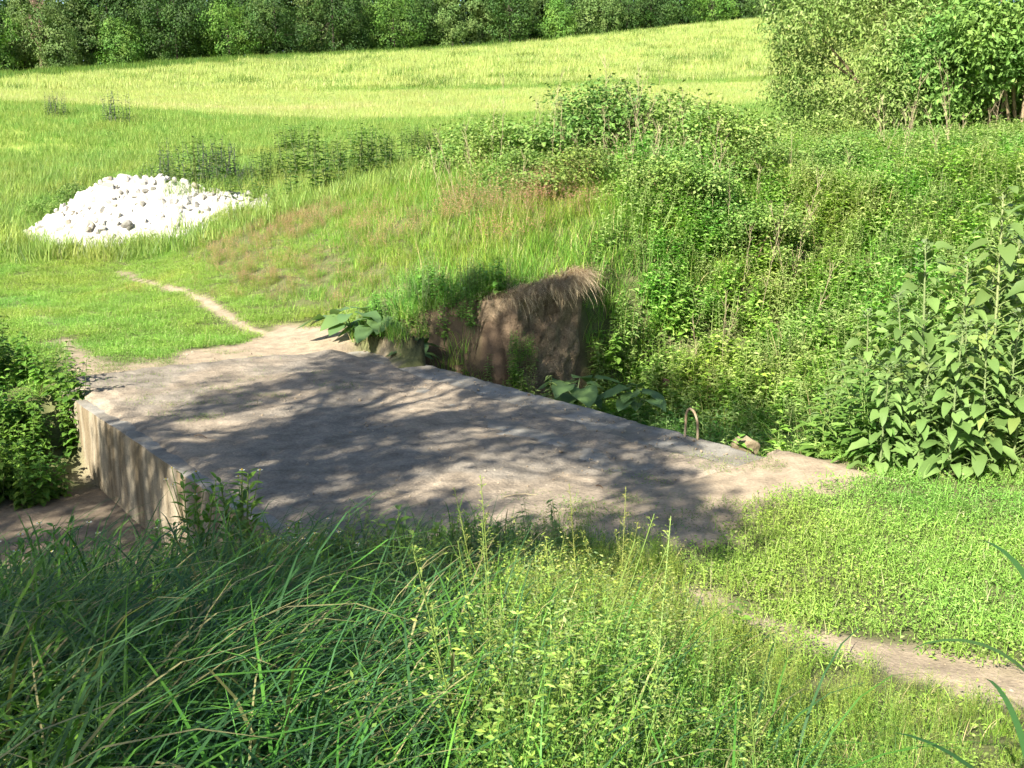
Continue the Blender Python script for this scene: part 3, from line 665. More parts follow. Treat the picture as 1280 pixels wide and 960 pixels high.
# 7 dead grass hanging over the earth bank
nn = 3600; vv_ = RNG.uniform(8.0, 9.65, nn); vv_ = np.where(RNG.random(nn) < .35, RNG.uniform(8.8, 9.62, nn), vv_); uu_ = 11.08 + RNG.uniform(-.14, .3, nn) + .3 * smooth((vv_ - 9.3) / .4) + .25 * smooth((8.25 - vv_) / .3); x, y = xy(uu_, vv_)
g = Geo(); azb = math.atan2(*(xy(-1, 0)[::-1])) + RNG.normal(0, .75, nn)
lg = RNG.uniform(.2, .66, nn) * RNG.uniform(.5, 1.1, nn) * (.65 + .7 * vn(np.stack([vv_, uu_], 1), 3.1, 77)) * np.interp(vv_, [7.9, 8.2, 8.7, 9.3, 9.65], [.5, .8, .85, 1.2, .7])
Pd = onz(x, y, .02); Pd[:, 2] = H(*xy(np.full(nn, 11.44), vv_)) + RNG.uniform(-.02, .04, nn); lg = np.where(RNG.random(nn) < .03, RNG.uniform(.5, .85, nn), lg)
blades(g, Pd, lg, RNG.uniform(.004, .008, nn), RNG.uniform(.9, 1.7, nn), RNG.uniform(.8, 1.6, nn), azb, mixcol([(.48, .38, .24), (.34, .26, .16), (.58, .48, .31), (.22, .16, .10)], nn, [.35, .3, .2, .15]), 6, prof=.4)
tag(obj('dead_grass', g, M_dry), 'dry straw coloured grass hanging over the bare earth bank', 'dead grass', kind='stuff')
# 8 clods and pebbles on the dirt
x, y = area(3.3, 17, 70, (-.5, .55), .2); u, v = uv(x, y)
k = ((bare(x, y) > .6) | inbridge(x, y)) & (((v > V0 + .15) & (v < V1 - .1)) | (u < 4.2)); x, y, u, v = x[k], y[k], u[k], v[k]
z = np.where((u > 4.6) & (u < 12.7), .02 * smooth((np.minimum(v - V0, V1 - v) - .1) / .6) + .006, H(x, y))
cl = []
for k in range(3):
    g = Geo(); rock_geo(g, (0, 0, 0), .5, 300 + k, (.27, .215, .15) if k else (.31, .27, .21), 1, .6); cl.append((g, M_chalk))
scatter('dirt_clods', 'small clods and pebbles lying on the bridge dirt', 'gravel', np.stack([x, y, z], 1), RNG.choice([.012, .02, .03, .05], len(x), p=[.62, .28, .085, .015]), cl, 1)

# ------------------------------------------------------------------ trees
def crown_leaves(g, lobes, n_, size, cols, p=None, clump=9, spread=.32, tpl='small', wr=.7, out=.55, shell=(.62, 1.03), zmin=.1, fold=.15):
    lobes = np.array(lobes); w = lobes[:, 3] ** 2; nc = max(1, n_ // clump)
    k = RNG.choice(len(lobes), nc, p=w / w.sum()); d = norm(RNG.normal(size=(nc, 3)))
    rr = lobes[k, 3] * RNG.uniform(*shell, nc); c_ = lobes[k, :3] + d * rr[:, None] * np.array([1, 1, .85])
    ok = np.ones(nc, bool)
    for j, lb in enumerate(lobes):
        ok &= ~((np.linalg.norm((c_ - lb[:3]) / np.array([1, 1, .85]), axis=1) < lb[3] * .6) & (k != j))
    ok &= c_[:, 2] > zmin
    c_, d = c_[ok], d[ok]; cc = mixcol(cols, len(c_), p)
    P = np.repeat(c_, clump, 0); dd = np.repeat(d, clump, 0); cc = np.repeat(cc, clump, 0) * RNG.uniform(.85, 1.15, (len(P), 1))
    P = P + RNG.normal(0, spread, P.shape)
    Nn = norm(dd * out + RNG.normal(0, .45, P.shape) + np.array([0, 0, .35]))
    D = np.cross(Nn, RNG.normal(size=P.shape)); D[:, 2] -= .2
    Lg = size * RNG.uniform(.65, 1.3, len(P)); leaves(g, P, D, Nn, Lg, Lg * wr, cc, tpl, droop=.15, fold=fold)
def trunk_geo(h, r, lobes, col=(.06, .05, .04), limbs=6, lean=0.0):
    g = Geo(); top = np.array([lean, 0, h])
    pts = [np.array([lean * t ** 1.5, .04 * h * math.sin(3 * t) * t, h * t]) for t in np.linspace(0, 1, 8)]
    pts[0] = np.array([0, 0, -.3]); tube(g, pts, np.linspace(r, r * .25, 8) * np.array([1.3] + [1] * 7), col, 8)
    for lb in lobes[:limbs]:
        s = pts[3 + random.randrange(4)]; e = np.array(lb[:3]); m_ = (s + e) / 2 + np.array([0, 0, -.1 * h * random.random()])
        tube(g, [s, m_, e], [r * .4, r * .28, r * .1], col, 6)
    return g
def make_tree(name, h, w, seed, cols, n_=9000, low=.04, size=.33):
    random.seed(seed); lobes = []
    for k in range(9):
        t = low + (1 - low) * (k + .5) / 9; a = random.uniform(0, 6.28); env = math.sin(PI * min(1, max(.12, (t - low) / (1 - low) * .85 + .15))) ** .7
        rad = w * .5 * env; q = rad * random.uniform(.35, .75); lobes.append((q * math.cos(a), q * math.sin(a), h * t * .93, w * .27 * random.uniform(.7, 1.3) * (.65 + .5 * env)))
    lobes.append((0, 0, h * .85, w * .22)); lobes.append((0, 0, h * .5, w * .32))
    root = empty(name, (0, 0, 0)); g = Geo()
    crown_leaves(g, lobes, n_, size, cols, spread=.40, zmin=.15, clump=22, out=1.4)
    obj('trunk', trunk_geo(h * .82, .025 * h * .55, lobes), M_bark, root); obj('crown', g, M_tree, root)
    return root
TD = [(.045, .095, .022), (.055, .115, .028), (.07, .14, .03), (.035, .075, .02)]
TB = [(.10, .205, .035), (.12, .23, .04), (.085, .175, .035)]
TO = [(.12, .19, .055), (.10, .165, .045), (.14, .215, .065)]
kinds = [make_tree('broadleaf_tree', 11.5, 11, 1, TD), make_tree('broadleaf_tree', 14, 9, 2, TD), make_tree('broadleaf_tree', 10.5, 10.5, 3, TB, low=.03), make_tree('broadleaf_tree', 11, 9, 4, TO),
         make_tree('broadleaf_tree', 14.5, 12, 5, TD), make_tree('broadleaf_tree', 7.5, 8, 6, TB, low=.0), make_tree('poplar_tree', 15, 6, 8, TO)]
look = ['round dark green tree', 'tall dark green tree', 'bright green bushy tree', 'olive green tree', 'big spreading dark tree', 'low bright green tree', 'slender olive poplar tree']
where_x = [(-1e9, 0, 'beyond the left end of the meadow'), (0, 110, 'left of the chalk heap'), (110, 230, 'straight above the chalk heap'), (230, 380, 'in the wood right of the chalk heap'),
           (380, 520, 'in the wood near its sky gap'), (520, 660, 'in the wood above the bare earth bank'), (660, 800, 'in the wood above the bramble thicket'), (800, 960, 'in the wood where the meadow crests'), (960, 1e9, 'in the wood behind the olive willow')]
TP = Placer(kinds); tid = 0; counts = {}
def far_tree(px, extra, kd, sc, row):
    e = float(np.interp((px - 640) / F, [-.6, -.5, -.25, 0, .25, .6], [146, 148, 157, 174, 200, 214])) + extra
    d = ray(px, 60); x = d[0] / d[1] * e; z = Hs(x, e)
    zone = next(w for a, b, w in where_x if a <= px < b)
    key = (kd, zone, row); counts[key] = counts.get(key, 0) + 1; n_ = counts[key]
    nth = '' if n_ == 1 else {2: 'second ', 3: 'third ', 4: 'fourth ', 5: 'fifth '}.get(n_, 'further ')
    lab = nth + look[kd] + (' in front ' if row == 0 else ' behind others ') + zone
    TP(kd, (x, e, z - .2), RNG.uniform(0, 6.28), sc * float(RNG.uniform(.9, 1.1)), label=lab, group='trees of the far wood', cat='tree')
seq = [4, 0, 2, 3, 5, 1, 2, 0, 4, 2, 6, 1, 5, 3, 0, 2]
px = -150; j = 0
while px < 1130:
    e = float(np.interp((px - 640) / F, [-.5, 0, .25], [148, 174, 200]))
    kd = seq[j % 16]; far_tree(px, 1.5 + RNG.uniform(0, 3), kd, .92 if px < 900 else .8, 0)
    px += RNG.uniform(58, 98) * 150 / e; j += 1
px = -140
while px < 1140:
    far_tree(px, 8 + RNG.uniform(0, 5), [1, 4, 0, 6, 3][j % 5], 1.0 if px < 880 else .75, 1); j += 1; px += RNG.uniform(48, 66)
# bare dead tree at the far left of the wood
random.seed(5); dt = empty('dead_tree', (0, 0, 0)); g = Geo(); tops = []
tube(g, [(0, 0, -.3), (.1, 0, 3), (.2, .1, 6), (.1, 0, 9.5)], [.22, .18, .12, .03], (.22, .16, .12), 7); obj('trunk', g, M_bark, dt)
g = Geo()
for k in range(46):
    z0 = random.uniform(2.5, 9); a = random.uniform(0, 6.28); l_ = random.uniform(1.2, 3.2) * (1 - z0 / 14); s = np.array([.15, 0, z0]); e = s + np.array([math.cos(a) * l_ * .6, math.sin(a) * l_ * .6, l_])
    tube(g, [s, (s + e) / 2 + np.array([math.cos(a), math.sin(a), 0]) * .15, e], [.06, .045, .015], (.26, .18, .14), 5)
    for _ in range(4):
        b = s + (e - s) * random.uniform(.4, 1); tube(g, [b, b + np.array([random.uniform(-.6, .6), random.uniform(-.6, .6), random.uniform(.3, 1.1)])], [.025, .01], (.26, .18, .14), 4)
obj('branches', g, M_bark, dt); d = ray(50, 60); dt.location = (d[0] / d[1] * 153, 153, Hs(d[0] / d[1] * 153, 153)); dt.scale = (1.35, 1.35, 1.25); tag(dt, 'bare brown dead tree among dark green trees of the far wood', 'tree')
# back rows as one mass
g = Geo()
for row in range(2):
    for px in np.arange(-190, 1200, 26):
        e = float(np.interp((px - 640) / F, [-.6, -.5, -.25, 0, .25, .6], [146, 148, 157, 174, 200, 214])) + 18 + row * 9; d = ray(px, 60); x = d[0] / d[1] * e; z = Hs(x, e)
        hgt = RNG.uniform(9.5, 13.5) * (1 if px < 850 else .7)
        lb = [(x + RNG.uniform(-1.5, 1.5), e + RNG.uniform(-1, 1), z + hgt * t, 2.6 - abs(t - .45) * 1.6) for t in (.15, .35, .55, .75, .88)]
        crown_leaves(g, lb, 1900, .7, [(.03, .062, .018), (.038, .075, .02)], spread=.45, zmin=-99)  # back foliage darker than the front trees, shade behind crowns put into colour
tag(obj('woodland', g, M_tree), 'deep mass of the far wood behind its front trees', 'wood', kind='stuff')

# olive willow and dark bush at right
def bushy(name, h, w, seed, cols, n_, size, stems, wr=.3, low=.05, spread=.22, tpl='small', barkcol=(.30, .23, .15), nl=26, dep=.8):
    random.seed(seed); root = empty(name, (0, 0, 0)); lobes = []
    for k in range(nl):
        t = low + (1 - low) * random.random() ** 1.25; a = random.uniform(0, 6.28); env = math.sin(PI * (t * .8 + .17)) ** .6; q = w * .5 * env * random.uniform(.3, .85)
        lobes.append((q * math.cos(a), q * math.sin(a) * dep, h * t * .9, w * .14 * random.uniform(.7, 1.25)))
    g = Geo(); crown_leaves(g, lobes, n_, size, cols, spread=spread, wr=wr, tpl=tpl, shell=(.3, 1.1), clump=14, out=.35, zmin=.05); obj('crown', g, M_tree, root)
    g = Geo()
    for k in range(stems):
        lb = lobes[k % nl]; a = random.uniform(0, 6.28); b = np.array([.35 * math.cos(a), .35 * math.sin(a), -.2]); e = np.array(lb[:3]); m_ = b * .6 + e * .4 + np.array([0, 0, h * .12])
        tube(g, [b, m_, e], [.009 * h, .007 * h, .002 * h], barkcol, 6)
    obj('trunk', g, M_bark, root); return root
WO = [(.21, .30, .08), (.17, .26, .06), (.27, .34, .12), (.14, .22, .05)]
wl = bushy('willow_tree', 7.6, 8.6, 31, WO, 86000, .16, 18, .34, nl=44, low=0.0)
p = hit(1098, 186, 20); wl.location = p; tag(wl, 'big olive green willow bush with pale crooked stems right of the meadow', 'tree')
db = bushy('elder_bush', 6.5, 6.5, 33, [(.14, .25, .055), (.17, .28, .065), (.11, .20, .045)], 52000, .17, 12, .5, nl=42, low=-.02)
p = hit(1262, 188, 20) + np.array([.4, 1.0, 0]); db.location = p; tag(db, 'dark green dense bush at the right edge, beside the willow', 'bush')
# bramble thicket on the mound
BR = [(.15, .25, .055), (.20, .31, .065), (.12, .21, .05), (.25, .32, .10)]
bp = [bushy('bramble_bush', 1.5, 2.6, 40 + k, BR, 9500, .07, 9, .6, spread=.1, barkcol=(.2, .14, .09), nl=20, dep=.9) for k in range(3)]
BP = Placer(bp)
spots = [(615, 205, 22, 1.0, 'at the left end of the thicket above the earth bank'), (660, 215, 21, 1.1, 'second from the left end of the thicket'), (715, 222, 21, 1.15, 'left of the thicket top with dry stalks'), (770, 228, 20.5, 1.25, 'at the highest point of the thicket'),
         (825, 230, 21, 1.22, 'just right of the highest point of the thicket'), (875, 235, 20, 1.15, 'at the right shoulder of the thicket'), (930, 248, 19, 1.0, 'at the right end of the thicket'), (985, 240, 21, .9, 'between the thicket and the willow'),
         (640, 245, 19, .7, 'low in front of the thicket at left'), (740, 262, 18.3, .8, 'low in front of the thicket below the dry stalks'), (845, 272, 17.5, .85, 'low in front of the thicket at right'), (940, 285, 17, .8, 'low on the slope left of the big leaved plants'),
         (1050, 250, 21, .9, 'below the willow on the weedy slope'), (1180, 232, 23, .9, 'below the dark bush at the right edge'), (1040, 200, 31, 1.0, 'at the left foot of the willow'), (1150, 196, 31, .9, 'at the right foot of the willow'), (1225, 196, 31, 1.0, 'at the foot of the dark bush by the right edge')]
for k, (px, py, d_, s, w) in enumerate(spots):
    q = at(px, py, d_); BP(k, (q[0], d_, Hs(q[0], d_) - .1), RNG.uniform(0, 6), (s * 1.25, s * 1.1, s * (.9 if 3 <= k <= 4 else .74) * RNG.uniform(.9, 1.1)), label='leafy green bramble bush ' + w, group='bramble bushes on the mound', cat='bush')
for k, (px, py, d_, s, w) in enumerate(((90, 248, 29.5, .75, 'dark bush behind the left shoulder of the chalk heap'), (55, 256, 29, .6, 'low bush at the left foot of the chalk heap'))):
    q = at(px, py, d_); BP(k, (q[0], d_, Hs(q[0], d_) - .1), 1.0 + k, s, label=w, cat='bush')

# small weed bushes in the dip beyond the heap
def weed_proto(name, hgt, ns, cols, l, wr, per, scol, r=.12, tpl='oval', droop=.35, up=(.1, .8), lean=.3):
    root = empty(name, (0, 0, 0)); gs = Geo(); gl = Geo(); B = disc(ns, r)
    for k in range(ns):
        hh_ = hgt * RNG.uniform(.7, 1.05); az = RNG.uniform(0, 6.28); ln = RNG.uniform(0, lean)
        d = np.array([math.cos(az) * math.sin(ln), math.sin(az) * math.sin(ln), math.cos(ln)])
        tube(gs, [B[k] - d * .05, B[k] + d * hh_ * .5 + RNG.normal(0, .015, 3), B[k] + d * hh_], [.006, .0045, .002], scol, 5)
        tt = np.repeat(np.linspace(.12, 1, per // 2), 2) + RNG.normal(0, .01, per // 2 * 2); P = B[k] + d * (hh_ * tt)[:, None]
        m_ = len(tt); a = np.arange(m_) * PI + (np.arange(m_) // 2) * (PI / 2) + az + RNG.normal(0, .25, m_)
        D = np.stack([np.cos(a), np.sin(a), RNG.uniform(*up, m_)], 1); Lg = RNG.uniform(*l, m_) * (1.15 - .65 * tt)
        leaves(gl, P, D, np.tile([0, 0, 1.], (m_, 1)) + RNG.normal(0, .15, (m_, 3)), Lg, Lg * wr, mixcol(cols, m_), tpl, droop=droop)
    obj('stem', gs, M_stem, root); obj('leaves', gl, M_leaf, root); return root
WP = Placer([weed_proto('weed_clump', 1.0, 14, [(.05, .09, .045), (.06, .10, .06)], (.1, .18), .3, 22, (.1, .1, .1), .4), weed_proto('weed_clump', 1.0, 14, [(.08, .15, .03), (.06, .12, .03)], (.1, .2), .4, 22, (.1, .14, .05), .4)])
wl_ = [(195, 214, 33, 0), (215, 208, 34, 0), (240, 206, 34, 0), (265, 205, 34, 0), (290, 203, 34.5, 0), (312, 204, 34, 0), (225, 222, 31, 1), (255, 225, 31, 1), (290, 222, 31, 1), (330, 218, 31, 1), (360, 214, 32, 1), (395, 208, 32, 1), (425, 205, 33, 1), (385, 222, 29, 1), (455, 205, 33, 1), (490, 200, 33, 1), (525, 196, 33, 1), (555, 198, 32, 1), (575, 190, 34, 1), (430, 228, 28, 1), (380, 175, 42, 1), (540, 175, 42, 1), (70, 150, 60, 0), (145, 160, 58, 0)]
for k, (px, py, d_, kd) in enumerate(wl_):
    if d_ < 50: px += float(RNG.normal(0, 14)); d_ += float(RNG.normal(0, 1.6))
    q = at(px, py, d_)
    if d_ > 50: lab = 'brown tipped weed clump on the far left meadow bank' if px < 100 else 'dark weed clump on the meadow bank above the chalk heap'; grp = None
    elif kd == 0: lab = 'dark bluish weed clump growing in a line beyond the chalk heap'; grp = 'bluish weed clumps beyond the heap'
    else: lab = 'leafy green weed clump in the dip right of the chalk heap'; grp = 'green weed clumps in the dip'
    WP(kd, (q[0], d_, Hs(q[0], d_)), RNG.uniform(0, 6), (lambda a_: (a_ * 1.25, a_ * 1.25, a_ * float(RNG.uniform(.7, 1.15))))(float(RNG.uniform(1.0, 1.9))), label=lab, cat='weeds', group=grp)
# dry stalks
def stalk_proto(h, seed):
    random.seed(seed); root = empty('dry_weed_stalk', (0, 0, 0)); g = Geo(); pts = [(.1 * t * t * h, .03 * math.sin(4 * t), h * t - .05) for t in np.linspace(0, 1, 7)]
    tube(g, pts, np.linspace(.0042, .002, 7), (.38, .32, .2), 5); obj('stem', g, M_dry, root); g = Geo()
    for k in range(14):
        t = random.uniform(.4, 1); a = random.uniform(0, 6.28); b = np.array([.1 * t * t * h, 0, h * t - .05]); l_ = random.uniform(.1, .3); tube(g, [b, b + np.array([math.cos(a) * l_ * .5, math.sin(a) * l_ * .5, l_])], [.0025, .0015], (.42, .35, .22), 4)
    obj('twigs', g, M_dry, root); return root
SP = Placer([stalk_proto(1.5, 1), stalk_proto(1.9, 2), stalk_proto(1.2, 3)])
for k in range(90):
    if k < 60: px = RNG.normal(775, 75); d_ = RNG.uniform(18, 21.5); w = 'among the brambles on the mound'; s = RNG.uniform(.7, 1.15)
    elif k < 76: px = RNG.uniform(870, 1060); d_ = RNG.uniform(14, 20); w = 'among green weeds of the right slope'; s = RNG.uniform(.7, 1.1)
    else: px = RNG.uniform(1060, 1240); d_ = RNG.uniform(20, 30); w = 'below the willow at the right'; s = RNG.uniform(.8, 1.3)
    x = (px - 640) / F * d_ * .99; so_ = SP(k, (x, d_, Hs(x, d_)), RNG.uniform(0, 6), float(s), label='thin straw coloured dry stalk standing ' + w, cat='dry stalk', group='dry stalks ' + w); so_.rotation_euler[0] = float(RNG.normal(0, .16)); so_.rotation_euler[1] = float(RNG.normal(0, .16))

# ------------------------------------------------------------------ big leaved plants at the right
BL = [(.15, .235, .065), (.18, .27, .08), (.125, .20, .055)]
def bigplant(h, seed, nl=30):
    random.seed(seed); root = empty('big_leaved_plant', (0, 0, 0)); g = Geo()
    pts = np.array([(.12 * math.sin(1.2 * t + seed) * t * h * .6, .1 * t * t * math.cos(seed) * h * .5, h * t - .05) for t in np.linspace(0, 1, 9)])
    tube(g, pts, np.linspace(.02, .007, 9), (.20, .24, .10), 7)
    P = []; D = []; Lg = []
    for k in range(nl):
        t = .06 + .94 * k / (nl - 1); i_ = min(7, int(t * 8)); b = pts[i_] + (pts[i_ + 1] - pts[i_]) * (t * 8 - i_); a = k * 2.4 + random.uniform(-.4, .4)
        pl = .10 + .16 * (1 - t); d = np.array([math.cos(a), math.sin(a), .5]); e = b + d * pl; tube(g, [b, b + d * pl * .6 + np.array([0, 0, .01]), e], [.005, .004, .003], (.18, .24, .08), 5)
        P.append(e); D.append((math.cos(a), math.sin(a), random.uniform(-.45, .2) + .6 * max(0, t - .7))); Lg.append((.29 - .145 * t) * random.uniform(.55, 1.25))
    obj('stem', g, M_stem, root); gl = Geo(); P = np.array(P); Lg = np.array(Lg)
    leaves(gl, P, D, np.tile([0, 0, 1.], (len(P), 1)) + RNG.normal(0, .25, (len(P), 3)), Lg, Lg * RNG.uniform(.5, .72, len(P)), mixcol(BL + [(.20, .26, .07)], len(P), [.4, .3, .25, .05], .2), 'heart', droop=RNG.uniform(.1, .65, len(P)), fold=.14, wave=.1)
    m_ = 14; a = RNG.uniform(0, 6.28, m_); q = pts[-1] + np.stack([.03 * np.cos(a), .03 * np.sin(a), RNG.uniform(-.08, .04, m_)], 1)
    leaves(gl, q, np.stack([np.cos(a), np.sin(a), np.full(m_, .9)], 1), np.tile([0, 0, 1.], (m_, 1)), RNG.uniform(.06, .11, m_), .035, mixcol([(.16, .22, .09), (.2, .25, .13)], m_), 'oval')
    obj('leaves', gl, M_big, root, True); return root
LP = Placer([bigplant(h_, s, nl_) for h_, s, nl_ in ((2.0, 1, 74), (1.7, 2, 66), (2.2, 3, 80), (1.45, 4, 60), (1.2, 5, 54))])
bigs = []
for (px, py, d_, s) in ((1085, 575, 8.4, .72), (1120, 590, 8.0, .8), (1160, 590, 7.9, .85), (1205, 592, 7.8, .9), (1250, 590, 7.8, 1.0), (1290, 590, 7.9, 1.05), (1100, 555, 8.9, .9), (1145, 555, 8.8, 1.0), (1190, 555, 8.8, 1.05), (1235, 550, 8.8, 1.1), (1275, 550, 8.9, 1.15), (1110, 530, 9.7, .95), (1155, 525, 9.7, 1.02), (1200, 520, 9.7, 1.1), (1245, 520, 9.7, 1.12), (1290, 520, 9.7, 1.15), (1135, 500, 10.7, .9), (1180, 500, 10.6, 1.0), (1225, 500, 10.6, 1.05), (1268, 500, 10.7, 1.1), (1325, 590, 8.0, 1.0), (1330, 540, 9.0, 1.1), (1105, 592, 7.75, .6), (1140, 594, 7.7, .62), (1182, 594, 7.6, .66), (1228, 594, 7.55, .7), (1272, 594, 7.6, .75), (1075, 560, 9.2, .7), (1062, 545, 9.9, .75), (1090, 520, 10.4, .85), (1040, 560, 8.9, .6), (1035, 540, 9.8, .7), (1048, 550, 9.5, .62), (1058, 520, 10.8, .8), (1040, 520, 11.2, .7), (1100, 500, 11.4, .9)):
    bigs.append((px, d_, s))
rown = {0: 'front row', 1: 'second row', 2: 'third row', 3: 'back row'}
ordn = ['leftmost', 'second from left', 'third from left', 'fourth from left', 'fifth from left', 'sixth from left', 'seventh from left', 'eighth from left', 'ninth from left', 'tenth from left', 'eleventh from left', 'twelfth from left', 'last from left']
rows = {}
for px, d_, s in bigs: rows.setdefault(0 if d_ < 8.45 else 1 if d_ < 9.3 else 2 if d_ < 10.2 else 3, []).append((px, d_, s))
kk = 0
for r_, lst in rows.items():
    for j_, (px, d_, s) in enumerate(sorted(lst)):
        q = at(px + RNG.uniform(-8, 8), 560, d_); LP(kk, (q[0], d_, Hs(q[0], d_) - .03), RNG.uniform(0, 6), s * .86 * float(RNG.uniform(.92, 1.08)), label='tall broad leaved green plant, %s in the %s of its clump' % (ordn[j_], rown[r_]), cat='plant', group='tall broad leaved plants at the right'); kk += 1
# lance leaved plants at the slab's right corner
SPp = Placer([weed_proto('lance_leaved_plant', .7, 4, [(.14, .24, .05), (.11, .2, .04)], (.22, .34), .25, 18, (.2, .27, .08), .06, droop=.45, up=(.2, .9), lean=.6), weed_proto('lance_leaved_plant', .55, 3, [(.14, .24, .05), (.16, .25, .06)], (.2, .3), .25, 16, (.2, .27, .08), .06, droop=.4, up=(.2, .8), lean=.6)])
for k, (px, py, d_, s, w) in enumerate(((1030, 580, 8.5, 1.0, 'leaning over the slab corner'), (1065, 590, 8.1, .95, 'at the right end of the slab edge'), (1090, 598, 7.9, .8, 'at the foot of the broad leaved clump'), (1050, 560, 9.1, 1.0, 'just behind the slab corner'), (1010, 560, 9.2, .8, 'in the gully behind the slab corner'), (1042, 572, 8.7, 1.25, 'leaning out at the left foot of the broad leaved clump'), (1058, 540, 9.6, 1.4, 'standing against the left flank of the broad leaved clump'), (1030, 545, 9.9, 1.3, 'at the outer left flank of the broad leaved clump'), (1075, 585, 8.0, 1.1, 'low in front of the broad leaved clump'))):
    q = at(px, py, d_); SPp(k, (q[0], d_, Hs(q[0], d_)), k * 1.3, s, label='bright green lance leaved plant ' + w, cat='plant', group='lance leaved plants by the slab corner')

# ------------------------------------------------------------------ nettles at left, weeds on slope, burdock, flowers
NP = Placer([weed_proto('nettle', .85, 5, [(.11, .21, .035), (.14, .25, .04), (.08, .17, .03)], (.13, .22), .6, 22, (.12, .18, .05), .1, droop=.4, up=(.0, .5)) for _ in range(3)])
cn = 0
for k in range(400):
    px = RNG.uniform(-140, 150); py = RNG.uniform(440, 640); q = hit(px, py, 6, 30)
    u, v = uv(q[0], q[1])
    if v > 2.42 + .0 * u and u < 11.3: continue
    if u < 10.35 or u > 15.5 or (u > 11.3 and v > 2.6 - .0 * u): continue
    if bare(np.array([q[0]]), np.array([q[1]]))[0] > .4: continue
    if cn >= 62: break
    w = 'on the bank at the upper left' if u > 12 else 'against the left wall of the bridge'
    NP(k, (q[0], q[1], q[2] - .05), RNG.uniform(0, 6), float(RNG.uniform(.6, .95)), label='lush green nettle growing ' + w, cat='nettle', group='nettles ' + w); cn += 1
VP = Placer([weed_proto('leafy_weed', .8, 6, [(.19, .31, .06), (.23, .36, .07), (.14, .25, .05)], (.08, .15), .5, 24, (.14, .2, .06), .14, droop=.4) for _ in range(3)] + [weed_proto('leafy_weed', .9, 7, [(.15, .21, .07), (.13, .19, .06)], (.06, .12), .35, 26, (.16, .2, .08), .15), weed_proto('leafy_weed', .75, 5, [(.16, .29, .05), (.20, .33, .07)], (.15, .26), .62, 16, (.14, .2, .06), .18, droop=.45), weed_proto('leafy_weed', 1.0, 6, [(.22, .31, .10), (.18, .27, .08)], (.1, .2), .3, 24, (.2, .22, .08), .2, droop=.5)])
for k in range(115):
    px = RNG.uniform(790, 1300); d_ = RNG.uniform(11.5, 24); x = (px - 640) / F * d_; u, v = uv(x, d_)
    if v < 7.2 or (face(np.array([x]), np.array([d_]))[0] > .2): continue
    w = 'in the gully beyond the iron loop' if gdepth(np.array([x]), np.array([d_]))[0] > .25 else ('on the slope right of the earth bank' if px < 960 else 'on the slope behind the broad leaved clump')
    VP(k, (x, d_, Hs(x, d_)), RNG.uniform(0, 6), float(RNG.uniform(.6, 1.1)), label='leafy green weed growing ' + w, cat='weed', group='leafy weeds ' + w)
fw = [(float(RNG.uniform(10.6, 13.1)), float(RNG.uniform(6.93, 7.95)), None, float(RNG.uniform(.4, .8))) for k_ in range(74)] + [(float(RNG.uniform(10.7, 11.9)), float(RNG.uniform(7.7, 8.3)), None, float(RNG.uniform(.45, .75))) for k_ in range(26)] + [(10.74, float(RNG.uniform(7.8, 8.3)), float(RNG.uniform(-.7, .1)), float(RNG.uniform(.35, .5))) for k_ in range(9)] + [(10.85, 7.95 + .1 * k_, -.7 + .3 * k_, .5) for k_ in range(3)] + [(10.72, 7.75, -.9, .8), (10.7, 8.2, -1.1, .7), (10.6, 8.6, -1.15, .55), (10.55, 9.1, -1.15, .6), (10.6, 9.5, -1.1, 1.1)] + [(10.85 + .04 * (k_ % 3), 9.62 + .09 * k_, -.9 + .16 * (k_ % 7), .85) for k_ in range(10)]
for k, (u, v, z_, s) in enumerate(fw):
    x, y = xy(u, v); VP(k * 2 + k // 3, (x, y, Hs(x, y) if z_ is None else max(z_, Hs(x, y) if u < 10.8 else -2)), k * 1.7, s, label='leafy weed beside the bare earth face, ' + ('at its left' if v < 8.3 else 'at its right'), cat='weed', group='leafy weeds at the left of the earth face' if v < 8.3 else 'leafy weeds at the right of the earth face')
# c  lush weeds in the shaded hollow along the slab edge
for k in range(40):
    u = RNG.uniform(5.9, 10.6); v = RNG.uniform(7.05, 8.9); x, y = xy(u, v)
    VP(k, (x, y, Hs(x, y) - .03), RNG.uniform(0, 6), float(RNG.uniform(.85, 1.25)) * (1 if v < 7.9 else .8), label='leafy dark weed crowding the shaded hollow behind the slab edge', cat='weed', group='leafy weeds in the hollow behind the slab')
for k in range(22):
    px = RNG.uniform(300, 690); d_ = RNG.uniform(4.7, 5.5); x = (px - 640) / F * d_ * 1.04
    VP(k, (x, d_, Hs(x, d_)), RNG.uniform(0, 6), float(RNG.uniform(.3, .5)), label='small leafy weed in the near grass fringe hiding the slab end', cat='weed', group='small leafy weeds at the near slab end')
def burdock(seed, nl=9, R=.42):
    random.seed(seed); root = empty('burdock', (0, 0, 0))
    for k in range(nl):
        a = k * 2.4 + random.uniform(-.3, .3); l_ = R * random.uniform(.6, 1.15); st = random.uniform(.15, .45); el = random.uniform(.45, 1.2)
        d = np.array([math.cos(a) * math.cos(el), math.sin(a) * math.cos(el), math.sin(el)]); g = Geo()
        tube(g, [(0, 0, -.03), d * st * .6, d * st], [.009, .007, .005], (.18, .25, .10), 6)
        leaves(g, [d * st], [(math.cos(a), math.sin(a), .0)], [(0, 0, 1.)], l_, l_ * .85, [(.11, .19, .07)] if k % 3 else [(.14, .23, .075)], 'heart', droop=.35, fold=.1, wave=.06)
        obj('leaf', g, M_big, root, True)
    return root
UP = Placer([burdock(1, 13), burdock(2, 13, .40), burdock(3, 11, .38)])
